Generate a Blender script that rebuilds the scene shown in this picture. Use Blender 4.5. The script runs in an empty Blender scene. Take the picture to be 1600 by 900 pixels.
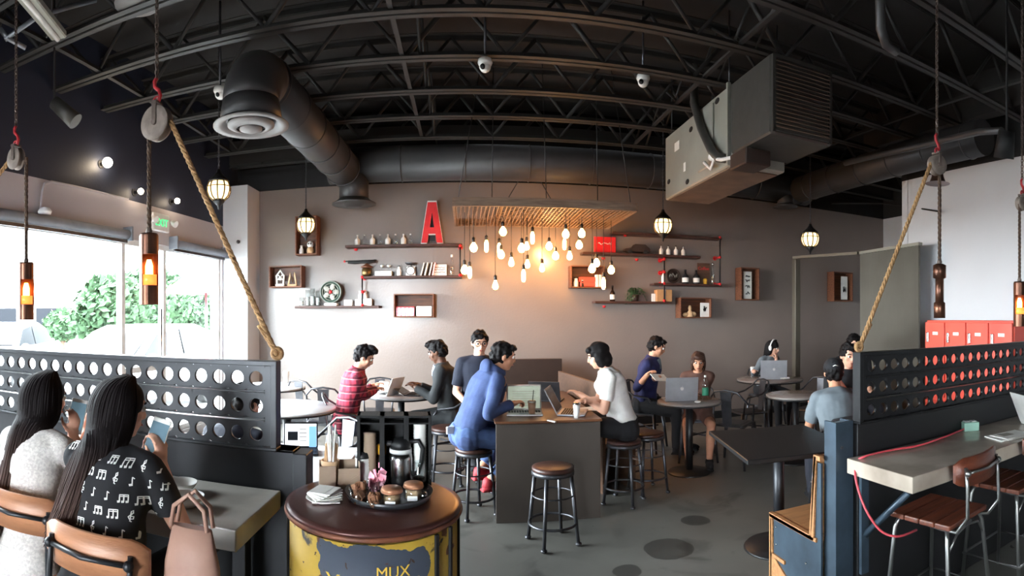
import bpy, bmesh, math, random
from mathutils import Vector, Matrix, Euler
from mathutils.bvhtree import BVHTree
from mathutils import noise as mnoise
random.seed(7)
sc = bpy.context.scene
C = sc.collection
pi = math.pi
# ---------------------------------------------------------------- camera (the photo is a cylindrical phone panorama)
ZC, R0, CX, CY = 1.62, 860.0, 727.0, 495.0
cd = bpy.data.cameras.new('camera'); cam = bpy.data.objects.new('camera', cd); C.objects.link(cam)
cam.location = (0, 0, ZC); cam.rotation_euler = (pi/2, 0, 0)
cd.type = 'PANO'; cd.panorama_type = 'CENTRAL_CYLINDRICAL'
cd.central_cylindrical_range_u_min = -CX/R0
cd.central_cylindrical_range_u_max = (1600-CX)/R0
cd.central_cylindrical_range_v_min = -(900-CY)/R0
cd.central_cylindrical_range_v_max = CY/R0
cd.central_cylindrical_radius = 1.0
cd.clip_start = .05; cd.clip_end = 300
sc.camera = cam
# ---------------------------------------------------------------- sky, exposure
wd = bpy.data.worlds.new('sky'); sc.world = wd; wd.use_nodes = True
bg = wd.node_tree.nodes['Background']; bg.inputs[0].default_value = (.86, .94, 1.0, 1); bg.inputs[1].default_value = 36
sc.view_settings.view_transform = 'Standard'; sc.view_settings.look = 'None'
sc.view_settings.gamma = 1; sc.view_settings.use_curve_mapping = False
sc.view_settings.exposure = 0.9
sc.cycles.use_denoising = True; sc.cycles.max_bounces = 10; sc.cycles.diffuse_bounces = 6
sc.cycles.transparent_max_bounces = 24; sc.cycles.sample_clamp_indirect = 6
sc.cycles.caustics_reflective = False; sc.cycles.caustics_refractive = False
# left storefront wall frame: normal azimuth -1.5 rad, distance 4.01
WN = Vector((math.sin(-1.5), math.cos(-1.5), 0)); WT = Vector((-WN.y*-1, WN.x*-1, 0)); WD = 4.01
WT = Vector((.0707, .9975, 0))
def wl(s, z, o=0.0): return WN*(WD+o) + WT*s + Vector((0, 0, z))
WLROT = math.atan2(WT.y, WT.x)
def portal(cen, sx, sy, rot):
    l = bpy.data.lights.new('window_portal', 'AREA'); l.shape = 'RECTANGLE'; l.size = sx; l.size_y = sy
    l.cycles.is_portal = True
    o = bpy.data.objects.new('window_portal', l); o.location = cen; o.rotation_euler = rot; C.objects.link(o)
portal(wl(4.1, 1.32, .12), 6.1, 2.5, (pi/2, 0, -pi/2+math.radians(4.05)*-1))
# ---------------------------------------------------------------- pixel -> place helpers (the photo's 1600x900 frame)
def th(px): return (px-CX)/R0
def PR(px, py, r): t = th(px); return Vector((math.sin(t)*r, math.cos(t)*r, ZC+(CY-py)*r/R0))
def PY(px, py, Y): return PR(px, py, Y/math.cos(th(px)))
def PZ(px, py, z): return PR(px, py, (z-ZC)*R0/(CY-py))
# ---------------------------------------------------------------- materials
def lin(c):
    return tuple(((v/255)/12.92 if v/255 <= .04045 else ((v/255+.055)/1.055)**2.4) for v in c)+(1,)
MC = {}
def mat(name, col, rough=.6, metal=0., col2=None, scale=9., bump=0., bs=None, st=None, em=None, es=0., alpha=None, trans=0., ior=1.45, contrast=.25, coat=0.):
    if name in MC: return MC[name]
    m = bpy.data.materials.new(name); m.use_nodes = True; nt = m.node_tree; N = nt.nodes; L = nt.links
    b = N['Principled BSDF']; b.inputs['Roughness'].default_value = rough; b.inputs['Metallic'].default_value = metal
    b.inputs['IOR'].default_value = ior; b.inputs['Coat Weight'].default_value = coat
    if trans: b.inputs['Transmission Weight'].default_value = trans
    tc = N.new('ShaderNodeTexCoord'); mp = N.new('ShaderNodeMapping'); L.new(tc.outputs['Object'], mp.inputs[0])
    if st: mp.inputs['Scale'].default_value = st
    no = N.new('ShaderNodeTexNoise'); no.inputs['Scale'].default_value = scale; no.inputs['Detail'].default_value = 5; L.new(mp.outputs[0], no.inputs[0])
    rp = N.new('ShaderNodeValToRGB'); L.new(no.outputs[0], rp.inputs[0])
    rp.color_ramp.elements[0].position = .5-contrast; rp.color_ramp.elements[1].position = .5+contrast
    c1 = lin(col); c2 = lin(col2) if col2 else tuple(v*.78 for v in c1[:3])+(1,)
    rp.color_ramp.elements[0].color = c2; rp.color_ramp.elements[1].color = c1
    L.new(rp.outputs[0], b.inputs['Base Color'])
    if bump:
        n2 = N.new('ShaderNodeTexNoise'); n2.inputs['Scale'].default_value = bs or scale*4; n2.inputs['Detail'].default_value = 4; L.new(mp.outputs[0], n2.inputs[0])
        bp = N.new('ShaderNodeBump'); bp.inputs['Strength'].default_value = bump; bp.inputs['Distance'].default_value = .01
        L.new(n2.outputs[0], bp.inputs['Height']); L.new(bp.outputs[0], b.inputs['Normal'])
    if em: b.inputs['Emission Color'].default_value = lin(em); b.inputs['Emission Strength'].default_value = es
    MC[name] = m; return m
def nodes(m): return m.node_tree.nodes, m.node_tree.links
def glass_mat(name, tint=(1, 1, 1), gl=.08):
    m = bpy.data.materials.new(name); m.use_nodes = True; N, L = nodes(m); N.clear()
    o = N.new('ShaderNodeOutputMaterial'); t = N.new('ShaderNodeBsdfTransparent'); t.inputs[0].default_value = tint+(1,)
    g = N.new('ShaderNodeBsdfGlossy'); g.inputs[1].default_value = .03
    ge = N.new('ShaderNodeNewGeometry'); dt = N.new('ShaderNodeVectorMath'); dt.operation = 'DOT_PRODUCT'; L.new(ge.outputs['Incoming'], dt.inputs[0]); L.new(ge.outputs['Normal'], dt.inputs[1])
    ab = N.new('ShaderNodeMath'); ab.operation = 'ABSOLUTE'; L.new(dt.outputs['Value'], ab.inputs[0]); om = N.new('ShaderNodeMath'); om.operation = 'SUBTRACT'; om.inputs[0].default_value = 1; L.new(ab.outputs[0], om.inputs[1])
    f = N.new('ShaderNodeMath'); f.operation = 'POWER'; L.new(om.outputs[0], f.inputs[0]); f.inputs[1].default_value = 5
    a = N.new('ShaderNodeMath'); a.operation = 'MULTIPLY_ADD'; L.new(f.outputs[0], a.inputs[0]); a.inputs[1].default_value = .9; a.inputs[2].default_value = gl
    x = N.new('ShaderNodeMixShader'); L.new(a.outputs[0], x.inputs[0]); L.new(t.outputs[0], x.inputs[1]); L.new(g.outputs[0], x.inputs[2]); L.new(x.outputs[0], o.inputs[0])
    MC[name] = m; return m
def two_tone_wall(name, low, low2, high, zsplit, rough=.55):
    m = mat(name, low, rough, col2=low2, scale=1.1, bump=.12, bs=30, contrast=.3); N, L = nodes(m)
    b = N['Principled BSDF']; src = b.inputs['Base Color'].links[0].from_socket
    ge = N.new('ShaderNodeNewGeometry'); sp = N.new('ShaderNodeSeparateXYZ'); L.new(ge.outputs['Position'], sp.inputs[0])
    b.inputs['Specular IOR Level'].default_value = .8 if low[0] < 140 else .5; gt = N.new('ShaderNodeMath'); gt.operation = 'GREATER_THAN'; L.new(sp.outputs['Z'], gt.inputs[0]); gt.inputs[1].default_value = zsplit
    mx = N.new('ShaderNodeMixRGB'); L.new(gt.outputs[0], mx.inputs[0]); L.new(src, mx.inputs[1]); mx.inputs[2].default_value = lin(high); L.new(mx.outputs[0], b.inputs['Base Color'])
    return m
def wood(name, col, col2, rough=.5, st=(1.5, 14, 14), scale=3): return mat(name, col, rough, col2=col2, scale=scale, st=st, bump=.15, bs=20, contrast=.22)
M = dict(
 wall=two_tone_wall('grey_wall_paint', (128, 115, 108), (116, 105, 99), (34, 34, 36), 3.55, .27),
 wall_w=two_tone_wall('white_wall_paint', (205, 205, 207), (196, 196, 198), (28, 28, 29), 3.55),
 wall_win=two_tone_wall('storefront_wall_paint', (188, 182, 184), (176, 170, 172), (38, 43, 58), 2.97),
 rear=mat('rear_wall_paint', (120, 116, 112), .8),
 ceil=mat('ceiling_paint', (46, 43, 42), .8, col2=(36, 34, 34), scale=2),
 joist=mat('joist_paint', (46, 44, 43), .6, col2=(36, 35, 34), scale=3),
 duct=mat('duct_paint', (66, 64, 64), .45, col2=(54, 53, 54), scale=3),
 diff=mat('diffuser_paint', (118, 114, 112), .5),
 unit=mat('unit_grey', (160, 158, 148), .5, metal=.2, col2=(140, 138, 128), scale=2),
 unitd=mat('unit_dark', (74, 72, 68), .5, metal=.3),
 unitb=mat('unit_rust', (120, 98, 80), .6, col2=(88, 72, 62), scale=4),
 black=mat('black_paint', (24, 24, 26), .45),
 blackm=mat('black_matte', (17, 17, 18), .7),
 steel=mat('blue_steel', (70, 86, 100), .42, metal=.45, col2=(44, 54, 64), scale=5, bump=.05),
 steeld=mat('dark_steel', (42, 43, 47), .4, metal=.35, col2=(30, 31, 35), scale=5),
 panel=mat('perforated_steel', (62, 64, 67), .38, metal=.45, col2=(46, 47, 50), scale=4),
 gun=mat('gunmetal', (92, 92, 96), .38, metal=.75, col2=(64, 64, 68), scale=8),
 chrome=mat('chrome', (205, 205, 205), .22, metal=1),
 tube=mat('tube_steel', (140, 140, 138), .32, metal=.9),
 galv=mat('galvanised_metal', (150, 154, 160), .4, metal=.6, col2=(120, 124, 132), scale=6),
 conc=mat('counter_concrete', (206, 200, 192), .28, col2=(164, 158, 150), scale=5, bump=.03),
 concw=mat('counter_stone', (184, 172, 158), .14, col2=(118, 104, 92), scale=3.5, contrast=.3),
 white=mat('white_plastic', (232, 232, 230), .4),
 ceram=mat('white_ceramic', (238, 236, 232), .2),
 marble=mat('pale_tabletop', (226, 226, 228), .25, col2=(205, 205, 208), scale=3),
 greytop=mat('grey_tabletop', (150, 142, 138), .22, col2=(128, 120, 116), scale=4),
 paper=mat('paper', (236, 234, 228), .8),
 kraft=mat('kraft_card', (158, 136, 116), .8),
 kraft2=mat('birch_sticks', (214, 178, 138), .7),
 red=mat('red_paint', (206, 34, 38), .4, col2=(180, 26, 32), scale=10),
 redhook=mat('red_hook_paint', (170, 32, 42), .45),
 redwall=mat('locker_red', (226, 86, 68), .42, col2=(214, 74, 60), scale=4),
 lockd=mat('locker_side_red', (188, 70, 56), .45),
 walnut=wood('walnut', (104, 60, 36), (58, 32, 20), .4),
 seatw=wood('reddish_seat_wood', (112, 58, 38), (66, 32, 22), .38),
 ply=wood('bent_plywood', (176, 122, 88), (140, 92, 64), .42, st=(1, 9, 9)),
 oak=wood('oak_edge', (178, 128, 84), (140, 96, 60), .5),
 crate=wood('crate_wood', (122, 74, 48), (74, 42, 28), .6),
 shelfw=wood('shelf_wood', (78, 46, 36), (46, 28, 24), .5),
 tabw=wood('island_top_wood', (116, 76, 52), (78, 50, 36), .3),
 islf=mat('island_front', (70, 62, 56), .6, col2=(60, 53, 48), scale=3),
 lath=wood('lath_wood', (136, 112, 94), (96, 76, 62), .6),
 brownd=mat('dark_brown_board', (52, 38, 32), .5),
 brownp=wood('brown_bench_board', (104, 74, 56), (76, 54, 42), .5),
 rope=mat('rope', (172, 134, 92), .9, col2=(128, 94, 60), scale=60, bump=.4, bs=200),
 roped=mat('dark_rope', (96, 74, 58), .9, col2=(52, 40, 34), scale=60, bump=.4, bs=200),
 iron=mat('old_iron', (112, 98, 90), .6, metal=.4, col2=(78, 66, 60), scale=14, bump=.2),
 pulley=mat('weathered_pulley', (138, 124, 114), .7, col2=(100, 88, 80), scale=20, bump=.2),
 copper=mat('aged_copper', (112, 74, 56), .34, metal=.8, col2=(62, 42, 36), scale=10),
 brass=mat('antique_brass', (120, 96, 60), .35, metal=.8),
 alu=mat('laptop_aluminium', (176, 178, 184), .35, metal=.5),
 key=mat('laptop_keys', (30, 30, 32), .6),
 glassb=glass_mat('bottle_glass', (.93, .95, .95), .05),
 pane=glass_mat('window_glass', (.96, .98, .98), .02),
 bulbw=mat('bulb_glow', (255, 214, 160), .3, em=(255, 178, 100), es=26),
 bulbl=mat('lantern_glow', (255, 240, 214), .3, em=(255, 222, 160), es=1.5),
 bulbc=mat('copper_lamp_glow', (255, 190, 110), .3, em=(255, 150, 70), es=26),
 bulbs=mat('spot_glow', (255, 240, 220), .3, em=(255, 232, 200), es=30),
 bulbh=mat('hot_bulb_glow', (255, 220, 170), .3, em=(255, 190, 120), es=130),  # extra strength of two bulbs stands in for a wall spotlight behind them
 paneld=mat('black_perforated_steel', (30, 30, 32), .35, metal=.4, col2=(22, 22, 24), scale=4),
 amber=mat('amber_glass', (255, 150, 70), .3, em=(255, 120, 50), es=1.4),
 corr=mat('corrugated_metal', (104, 97, 86), .5, metal=.3, col2=(88, 82, 72), scale=1.5),
 syrup=mat('dark_bottle', (40, 24, 18), .15),
 gold=mat('yellow_cap', (226, 168, 50), .4),
 pink=mat('pink_packets', (232, 108, 140), .6, col2=(244, 200, 210), scale=40),
 brownsg=mat('brown_sugar', (150, 104, 76), .8, col2=(110, 74, 52), scale=60),
 leaf=mat('leaf_green', (60, 92, 52), .6, col2=(38, 62, 34), scale=6),
 leafp=mat('tree_leaf', (50, 78, 46), .9, col2=(26, 46, 28), scale=3),
 bark=mat('bark', (90, 72, 58), .9),
 asphalt=mat('car_park_asphalt', (134, 132, 130), .9),
 carw=mat('white_car_paint', (196, 198, 202), .3),
 carg=mat('car_window_tint', (22, 24, 28), .5, ior=1.15),
 tyre=mat('tyre_rubber', (28, 28, 28), .8),
 facade=mat('pale_facade', (208, 204, 198), .9),
 kraftbox=mat('tan_box', (186, 138, 92), .7),
 mint=mat('mint_box', (150, 190, 172), .5),
 cord=mat('red_cord', (206, 74, 84), .5),
 blind=mat('roller_shade', (130, 136, 146), .6),
 green=mat('exit_green', (60, 190, 110), .4, em=(60, 200, 120), es=1.2),
 dkgreen=mat('green_enamel', (60, 78, 68), .4),
)
# floor: polished concrete with stains
def floor_mat():
    m = mat('polished_concrete', (116, 114, 108), .3, col2=(84, 82, 78), scale=.9, contrast=.3); N, L = nodes(m); b = N['Principled BSDF']
    src = b.inputs['Base Color'].links[0].from_socket; tc = N['Texture Coordinate']
    n1 = N.new('ShaderNodeTexNoise'); n1.inputs['Scale'].default_value = 1.7; n1.inputs['Detail'].default_value = 9; n1.inputs['Distortion'].default_value = 1.2; L.new(tc.outputs['Object'], n1.inputs[0])
    r1 = N.new('ShaderNodeValToRGB'); r1.color_ramp.elements[0].position = .56; r1.color_ramp.elements[1].position = .68; L.new(n1.outputs[0], r1.inputs[0])
    r1.color_ramp.elements[0].color = (1, 1, 1, 1); r1.color_ramp.elements[1].color = (.34, .33, .32, 1)
    mx = N.new('ShaderNodeMixRGB'); mx.blend_type = 'MULTIPLY'; mx.inputs[0].default_value = .8; L.new(src, mx.inputs[1]); L.new(r1.outputs[0], mx.inputs[2])
    # two round oil stains
    last = mx
    for (x, y, rr) in ((1.41, 3.58, .2), (1.02, 3.35, .1), (.62, 3.2, .13), (1.78, 4.0, .12)):
        ge = N.new('ShaderNodeVectorMath'); ge.operation = 'DISTANCE'; L.new(tc.outputs['Object'], ge.inputs[0]); ge.inputs[1].default_value = (x, y, 0)
        ad = N.new('ShaderNodeMath'); ad.operation = 'MULTIPLY_ADD'; L.new(n1.outputs[0], ad.inputs[0]); ad.inputs[1].default_value = rr*.9; L.new(ge.outputs['Value'], ad.inputs[2])
        ls = N.new('ShaderNodeMath'); ls.operation = 'LESS_THAN'; L.new(ad.outputs[0], ls.inputs[0]); ls.inputs[1].default_value = rr*1.35
        m2 = N.new('ShaderNodeMixRGB'); m2.blend_type = 'MULTIPLY'; L.new(ls.outputs[0], m2.inputs[0]); L.new(last.outputs[0], m2.inputs[1]); m2.inputs[2].default_value = (.42, .42, .42, 1); last = m2
    L.new(last.outputs[0], b.inputs['Base Color'])
    rr = N.new('ShaderNodeMapRange'); L.new(n1.outputs[0], rr.inputs[0]); rr.inputs[3].default_value = .22; rr.inputs[4].default_value = .42; L.new(rr.outputs[0], b.inputs['Roughness'])
    return m
M['floor'] = floor_mat()
# ---------------------------------------------------------------- mesh builder
class MB:
    def __init__(s): s.bm = bmesh.new()
    def _fin(s, geo, mi, smooth):
        for f in geo:
            f.material_index = mi; f.smooth = smooth
    def box(s, c, d, bev=0, rot=None, mi=0, seg=1):
        n0 = set(s.bm.faces)
        mx = Matrix.Translation(Vector(c)) @ ((rot if isinstance(rot, Matrix) else Euler(rot).to_matrix()).to_4x4() if rot is not None else Matrix()) @ Matrix.Diagonal((d[0], d[1], d[2], 1))
        g = bmesh.ops.create_cube(s.bm, size=1, matrix=mx)
        if bev:
            ed = list({e for v in g['verts'] for e in v.link_edges})
            bmesh.ops.bevel(s.bm, geom=ed, offset=min(bev, min(d)*.45), segments=seg, affect='EDGES', profile=.5)
        s._fin([f for f in s.bm.faces if f not in n0], mi, False); return s
    def ring(s, c, u, v, ru, rv, n):
        return [s.bm.verts.new(c+u*(math.cos(2*pi*i/n)*ru)+v*(math.sin(2*pi*i/n)*rv)) for i in range(n)]
    def skin(s, rings, cap=True, mi=0, smooth=True, closed=False):
        fs = []
        seq = list(zip(rings[:-1], rings[1:]))
        if closed: seq.append((rings[-1], rings[0]))
        for a, b in seq:
            n = len(a)
            for i in range(n):
                try: fs.append(s.bm.faces.new((a[i], a[(i+1) % n], b[(i+1) % n], b[i])))
                except ValueError: pass
        s._fin(fs, mi, smooth)
        if cap and not closed:
            cf = []
            for r, fl in ((rings[0], True), (rings[-1], False)):
                try: cf.append(s.bm.faces.new(r[::-1] if fl else r))
                except ValueError: pass
            s._fin(cf, mi, False)
    @staticmethod
    def frame(d):
        d = d.normalized(); u = d.cross(Vector((0, 0, 1)))
        if u.length < 1e-3: u = Vector((1, 0, 0))
        u.normalize(); return u, d.cross(u).normalized()*-1
    def cyl(s, a, b, r0, r1=None, seg=14, cap=True, mi=0, smooth=True):
        a, b = Vector(a), Vector(b); r1 = r0 if r1 is None else r1; u, v = s.frame(b-a)
        s.skin([s.ring(a, u, v, r0, r0, seg), s.ring(b, u, v, r1, r1, seg)], cap, mi, smooth); return s
    def tube(s, pts, r, seg=8, closed=False, mi=0, cap=True):
        pts = [Vector(p) for p in pts]; n = len(pts); rs = []
        u = None
        for i, p in enumerate(pts):
            if closed: d = pts[(i+1) % n]-pts[i-1]
            else: d = pts[min(i+1, n-1)]-pts[max(i-1, 0)]
            d.normalize()
            if u is None: u, v = s.frame(d)
            else:
                u = (u-d*u.dot(d)); u.normalize(); v = d.cross(u).normalized()
            rr = r(i/(n-1)) if callable(r) else r
            if i == 0: v = d.cross(u).normalized()
            rs.append(s.ring(p, u, v, rr, rr, seg))
        s.skin(rs, cap, mi, True, closed); return s
    def sph(s, c, r, seg=14, rot=None, mi=0, rings=None):
        n0 = set(s.bm.faces)
        rr = (r, r, r) if isinstance(r, (int, float)) else r
        mx = Matrix.Translation(Vector(c)) @ ((rot if isinstance(rot, Matrix) else Euler(rot).to_matrix()).to_4x4() if rot is not None else Matrix()) @ Matrix.Diagonal((rr[0], rr[1], rr[2], 1))
        bmesh.ops.create_uvsphere(s.bm, u_segments=seg, v_segments=rings or max(6, seg*2//3), radius=1, matrix=mx)
        s._fin([f for f in s.bm.faces if f not in n0], mi, True); return s
    def lathe(s, prof, c=(0, 0, 0), seg=20, mi=0, smooth=True, cap=True, ax=None):
        c = Vector(c); z = Vector(ax).normalized() if ax else Vector((0, 0, 1))
        u = Vector((1, 0, 0)) if abs(z.x) < .9 else Vector((0, 1, 0)); u = (u-z*u.dot(z)).normalized(); v = z.cross(u)
        s.skin([s.ring(c+z*h, u, v, max(r, 1e-4), max(r, 1e-4), seg) for r, h in prof], cap, mi, smooth); return s
    def torus(s, c, Rr, r, ax=(0, 0, 1), seg=24, ss=8, mi=0):
        z = Vector(ax).normalized(); u = Vector((1, 0, 0)) if abs(z.x) < .9 else Vector((0, 1, 0)); u = (u-z*u.dot(z)).normalized(); v = z.cross(u); c = Vector(c)
        s.tube([c+u*math.cos(2*pi*i/seg)*Rr+v*math.sin(2*pi*i/seg)*Rr for i in range(seg)], r, ss, True, mi); return s
    def prism(s, pts, o, u, v, d, mi=0, smooth=False):
        """closed polygon PTS in the plane (u,v) at O, extruded by vector D"""
        o, u, v, d = Vector(o), Vector(u), Vector(v), Vector(d)
        a = [s.bm.verts.new(o+u*p[0]+v*p[1]) for p in pts]; b = [s.bm.verts.new(o+u*p[0]+v*p[1]+d) for p in pts]
        fs = [s.bm.faces.new(a), s.bm.faces.new(b[::-1])]; n = len(pts)
        for i in range(n): fs.append(s.bm.faces.new((a[(i+1) % n], a[i], b[i], b[(i+1) % n])))
        s._fin(fs, mi, smooth); return s
    def build(s, name, ms, parent=None, loc=None, label=None, cat=None, group=None, kind=None, rz=None, recalc=True):
        if recalc: bmesh.ops.recalc_face_normals(s.bm, faces=s.bm.faces[:])
        me = bpy.data.meshes.new(name); s.bm.to_mesh(me); s.bm.free()
        for m in (ms if isinstance(ms, (list, tuple)) else [ms]): me.materials.append(M[m] if isinstance(m, str) else m)
        o = bpy.data.objects.new(name, me); C.objects.link(o)
        if parent: o.parent = parent
        if loc is not None: o.location = loc
        if rz is not None: o.rotation_euler = (0, 0, rz)
        return tag(o, label, cat, group, kind)
def tag(o, label=None, cat=None, group=None, kind=None):
    if label: o['label'] = label
    if cat: o['category'] = cat
    if group: o['group'] = group
    if kind: o['kind'] = kind
    return o
def thing(name, label, cat, loc=(0, 0, 0), rz=0, group=None):
    o = bpy.data.objects.new(name, None); C.objects.link(o); o.location = loc; o.rotation_euler = (0, 0, rz); o.empty_display_size = .1
    return tag(o, label, cat, group)
def dup(src, loc=None, rz=None, label=None, group=None, sc_=None):
    def cp(o, par):
        c = o.copy(); C.objects.link(c); c.parent = par
        for ch in o.children: cp(ch, c)
        return c
    r = cp(src, None)
    if loc is not None: r.location = loc
    if rz is not None: r.rotation_euler = (0, 0, rz)
    if label: r['label'] = label
    if group: r['group'] = group
    if sc_: r.scale = (sc_, sc_, sc_)
    return r
def struct(mb, name, m): return mb.build(name, m, kind='structure')
ORD = 'first second third fourth fifth sixth seventh eighth ninth tenth eleventh twelfth thirteenth fourteenth fifteenth sixteenth seventeenth eighteenth nineteenth twentieth twenty-first twenty-second twenty-third twenty-fourth twenty-fifth twenty-sixth'.split()
def text_mesh(s, size, mb, o, u, v, depth=.002, mi=0, warp=None):
    """flat lettering added to MB at O along U, up V"""
    cu = bpy.data.curves.new('t', 'FONT'); cu.body = s; cu.size = size; cu.align_x = 'CENTER'; cu.extrude = depth/2
    ob = bpy.data.objects.new('t', cu); C.objects.link(ob); dg = bpy.context.evaluated_depsgraph_get(); dg.update()
    me = bpy.data.meshes.new_from_object(ob.evaluated_get(dg)); o, u, v = Vector(o), Vector(u).normalized(), Vector(v).normalized(); n = u.cross(v)
    vs = [mb.bm.verts.new(warp(x.co) if warp else o+u*x.co.x+v*x.co.y+n*(x.co.z+depth/2)) for x in me.vertices]
    fs = []
    for p in me.polygons:
        try: fs.append(mb.bm.faces.new([vs[i] for i in p.vertices]))
        except ValueError: pass
    mb._fin(fs, mi, False)
    bpy.data.objects.remove(ob); bpy.data.curves.remove(cu); bpy.data.meshes.remove(me)
# ================================================================ ROOM
DY = 7.9      # back wall
XR = 5.6      # right white wall
m = MB(); m.box((1.6, 2.2, -.05), (14.4, 12.6, .1)); struct(m, 'floor', 'floor')
m = MB(); m.box((1.6, 2.2, 4.66), (14.4, 12.6, .12)); struct(m, 'ceiling', 'ceil')
m = MB(); m.box((2.2, DY+.1, 2.3), (12.2, .2, 4.6)); struct(m, 'wall_back', 'wall')
m = MB(); m.box((XR+.1, .75, 2.3), (.2, 9.3, 4.6)); m.box((6.6, 5.45, 2.3), (2.0, .12, 4.6)); struct(m, 'wall_right', 'wall_w')
m = MB(); m.box((7.6, 6.65, 2.3), (.2, 2.5, 4.6)); struct(m, 'wall_recess', 'wall_w')
# rear wall (behind the camera), its window opening added for soft fill light
m = MB()
for x0, x1 in ((-5.2, -3.6), (-1.6, 5.7)): m.box(((x0+x1)/2, -3.9, 2.3), (x1-x0, .15, 4.6))
for x0, x1 in ((-3.6, -1.6),):
    m.box(((x0+x1)/2, -3.9, 3.6), (x1-x0, .15, 2.0)); m.box(((x0+x1)/2, -3.9, .4), (x1-x0, .15, .8))
struct(m, 'wall_rear', 'rear')
portal((-2.6, -4.0, 1.7), 2.0, 1.8, (-pi/2, 0, 0))
# storefront wall on the left: pier, header, sill
rotL = Matrix.Rotation(WLROT, 3, 'Z')
def wlbox(m, s0, s1, z0, z1, th_, o=0.0, mi=0, bev=0): m.box(wl((s0+s1)/2, (z0+z1)/2, o+th_/2), (s1-s0, th_, z1-z0), rot=rotL, mi=mi, bev=bev)
m = MB(); wlbox(m, -4.2, 7.75, 2.52, 4.6, .2); wlbox(m, 7.12, 7.75, 0, 2.52, .2); wlbox(m, -4.2, 1.1, 0, 2.52, .2); wlbox(m, 1.1, 7.12, 0, .12, .2)  # unseen stretch behind the camera kept windowless to concentrate the daylight
struct(m, 'wall_left', 'wall_win')
m = MB(); m.box((-3.33, 7.66, 1.78), (.46, .48, 3.55)); struct(m, 'pillar', 'wall_w')
edges = [1.1, 3.0, 4.89, 5.71, 7.12]
for i in range(len(edges)-1):
    a, b = edges[i], edges[i+1]; isd = i == 2
    m = MB(); fw = .032
    z0 = .12
    wlbox(m, a, a+fw, z0, 2.52, .08, .04); wlbox(m, b-fw, b, z0, 2.52, .08, .04); wlbox(m, a+fw, b-fw, 2.46, 2.52, .08, .04); wlbox(m, a+fw, b-fw, z0, z0+.07, .08, .04)
    if isd: wlbox(m, a+fw, b-fw, .95, 1.02, .06, .05)
    fr = struct(m, 'door_1' if isd else 'window_%d' % (i+1), 'white')
    g = MB(); wlbox(g, a+fw, b-fw, z0+.07, 2.46, .008, .075); g.build('glass_pane', 'pane', fr)
    if isd:
        h = MB(); p0 = wl(b-.16, .8, -.02); p1 = wl(b-.16, 1.72, -.02); h.cyl(p0, p1, .016)
        for z in (.9, 1.62): h.cyl(wl(b-.16, z, -.02), wl(b-.03, z, .06), .012)
        h.build('pull_handle', 'chrome', fr)
# roller-shade cassettes, conduit, junction, exit sign on the header
for n_, (s0, s1, lb) in enumerate(((1.15, 4.85, 'long grey roller shade cassette above the big shop window'), (5.76, 7.1, 'short grey roller shade cassette above the window beside the pillar'))):
    m = MB(); c0, c1 = wl(s0, 2.55, -.06), wl(s1, 2.55, -.06); m.cyl(c0, c1, .055, seg=16)
    for s_ in (s0, s1): wlbox(m, s_-.012, s_+.012, 2.48, 2.64, .13, -.13)
    r = m.build('roller_shade', 'blind', label=lb, cat='roller shade')
    h = MB(); wlbox(h, s0+.02, s1-.02, 2.455, 2.49, .02, -.07); h.build('hem_bar', 'gun', r)
def WS(px, py, o=-.03):
    """point on the storefront wall seen at a pixel"""
    t = th(px); d = (WD+o)/math.cos(t+1.5); return PR(px, py, d)
m = MB(); pts = [WS(63, 333), WS(66, 300), WS(69, 288), WS(80, 284), WS(120, 292), WS(200, 311)]; m.tube(pts, .014, 8)
m.build('conduit', 'wall_win', label='thin painted conduit bending along the wall above the shop window', cat='conduit')
m = MB(); p = WS(70, 332, -.05); m.lathe([(.02, -.02), (.06, -.02), (.07, .01), (.05, .04), (.02, .05)], p); m.build('alarm_sensor', 'white', label='small white sensor dome at the lower end of the wall conduit', cat='sensor')
ex = thing('exit_sign', 'lit green exit sign on the wall above the glass door', 'sign', WS(250, 348, -.04))
ex.rotation_euler.z = WLROT
m = MB(); m.box((0, 0, 0), (.34, .05, .22), .01); m.build('sign_case', 'white', ex)
m = MB(); text_mesh('EXIT', .13, m, (0, -.027, -.045), (1, 0, 0), (0, 0, 1), .004); m.build('lettering', 'green', ex)
for sx in (-.2, .22):
    m = MB(); m.cyl((sx, -.02, .03), (sx, -.09, .0), .03, .045); m.build('emergency_lamp', 'white', ex)
# baseboard on back wall
m = MB(); m.box((1.9, DY-.01, .06), (11.3, .02, .12)); struct(m, 'baseboard_back', 'black')
# ceiling joists (open web), each its own
def joist(Y, i):
    m = MB(); x0, x1 = -4.35+.07*Y if Y > 0 else -4.3, (XR if Y < 5.4 else 7.5); z = 3.87; n = x1-x0
    for dy in (-.028, .028):
        m.box(((x0+x1)/2, Y+dy*1.3, z+.004), (n, .05, .008)); m.box(((x0+x1)/2, Y+dy*.35, z+.03), (n, .006, .05))
        m.box(((x0+x1)/2, Y+dy*1.3, z+.56), (n, .05, .008)); m.box(((x0+x1)/2, Y+dy*.35, z+.535), (n, .006, .05))
    k = int(n/.42); w = n/k
    for j in range(k):
        a = (x0+w*j, Y, z+(.03 if j % 2 == 0 else .54)); b = (x0+w*(j+1), Y, z+(.54 if j % 2 == 0 else .03))
        m.cyl(a, b, .017 if (j+i) % 3 else .024, seg=6)
    struct(m, 'ceiling_beam', 'joist')
for i in range(9): joist(1.92+.716*i, i)
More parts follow.
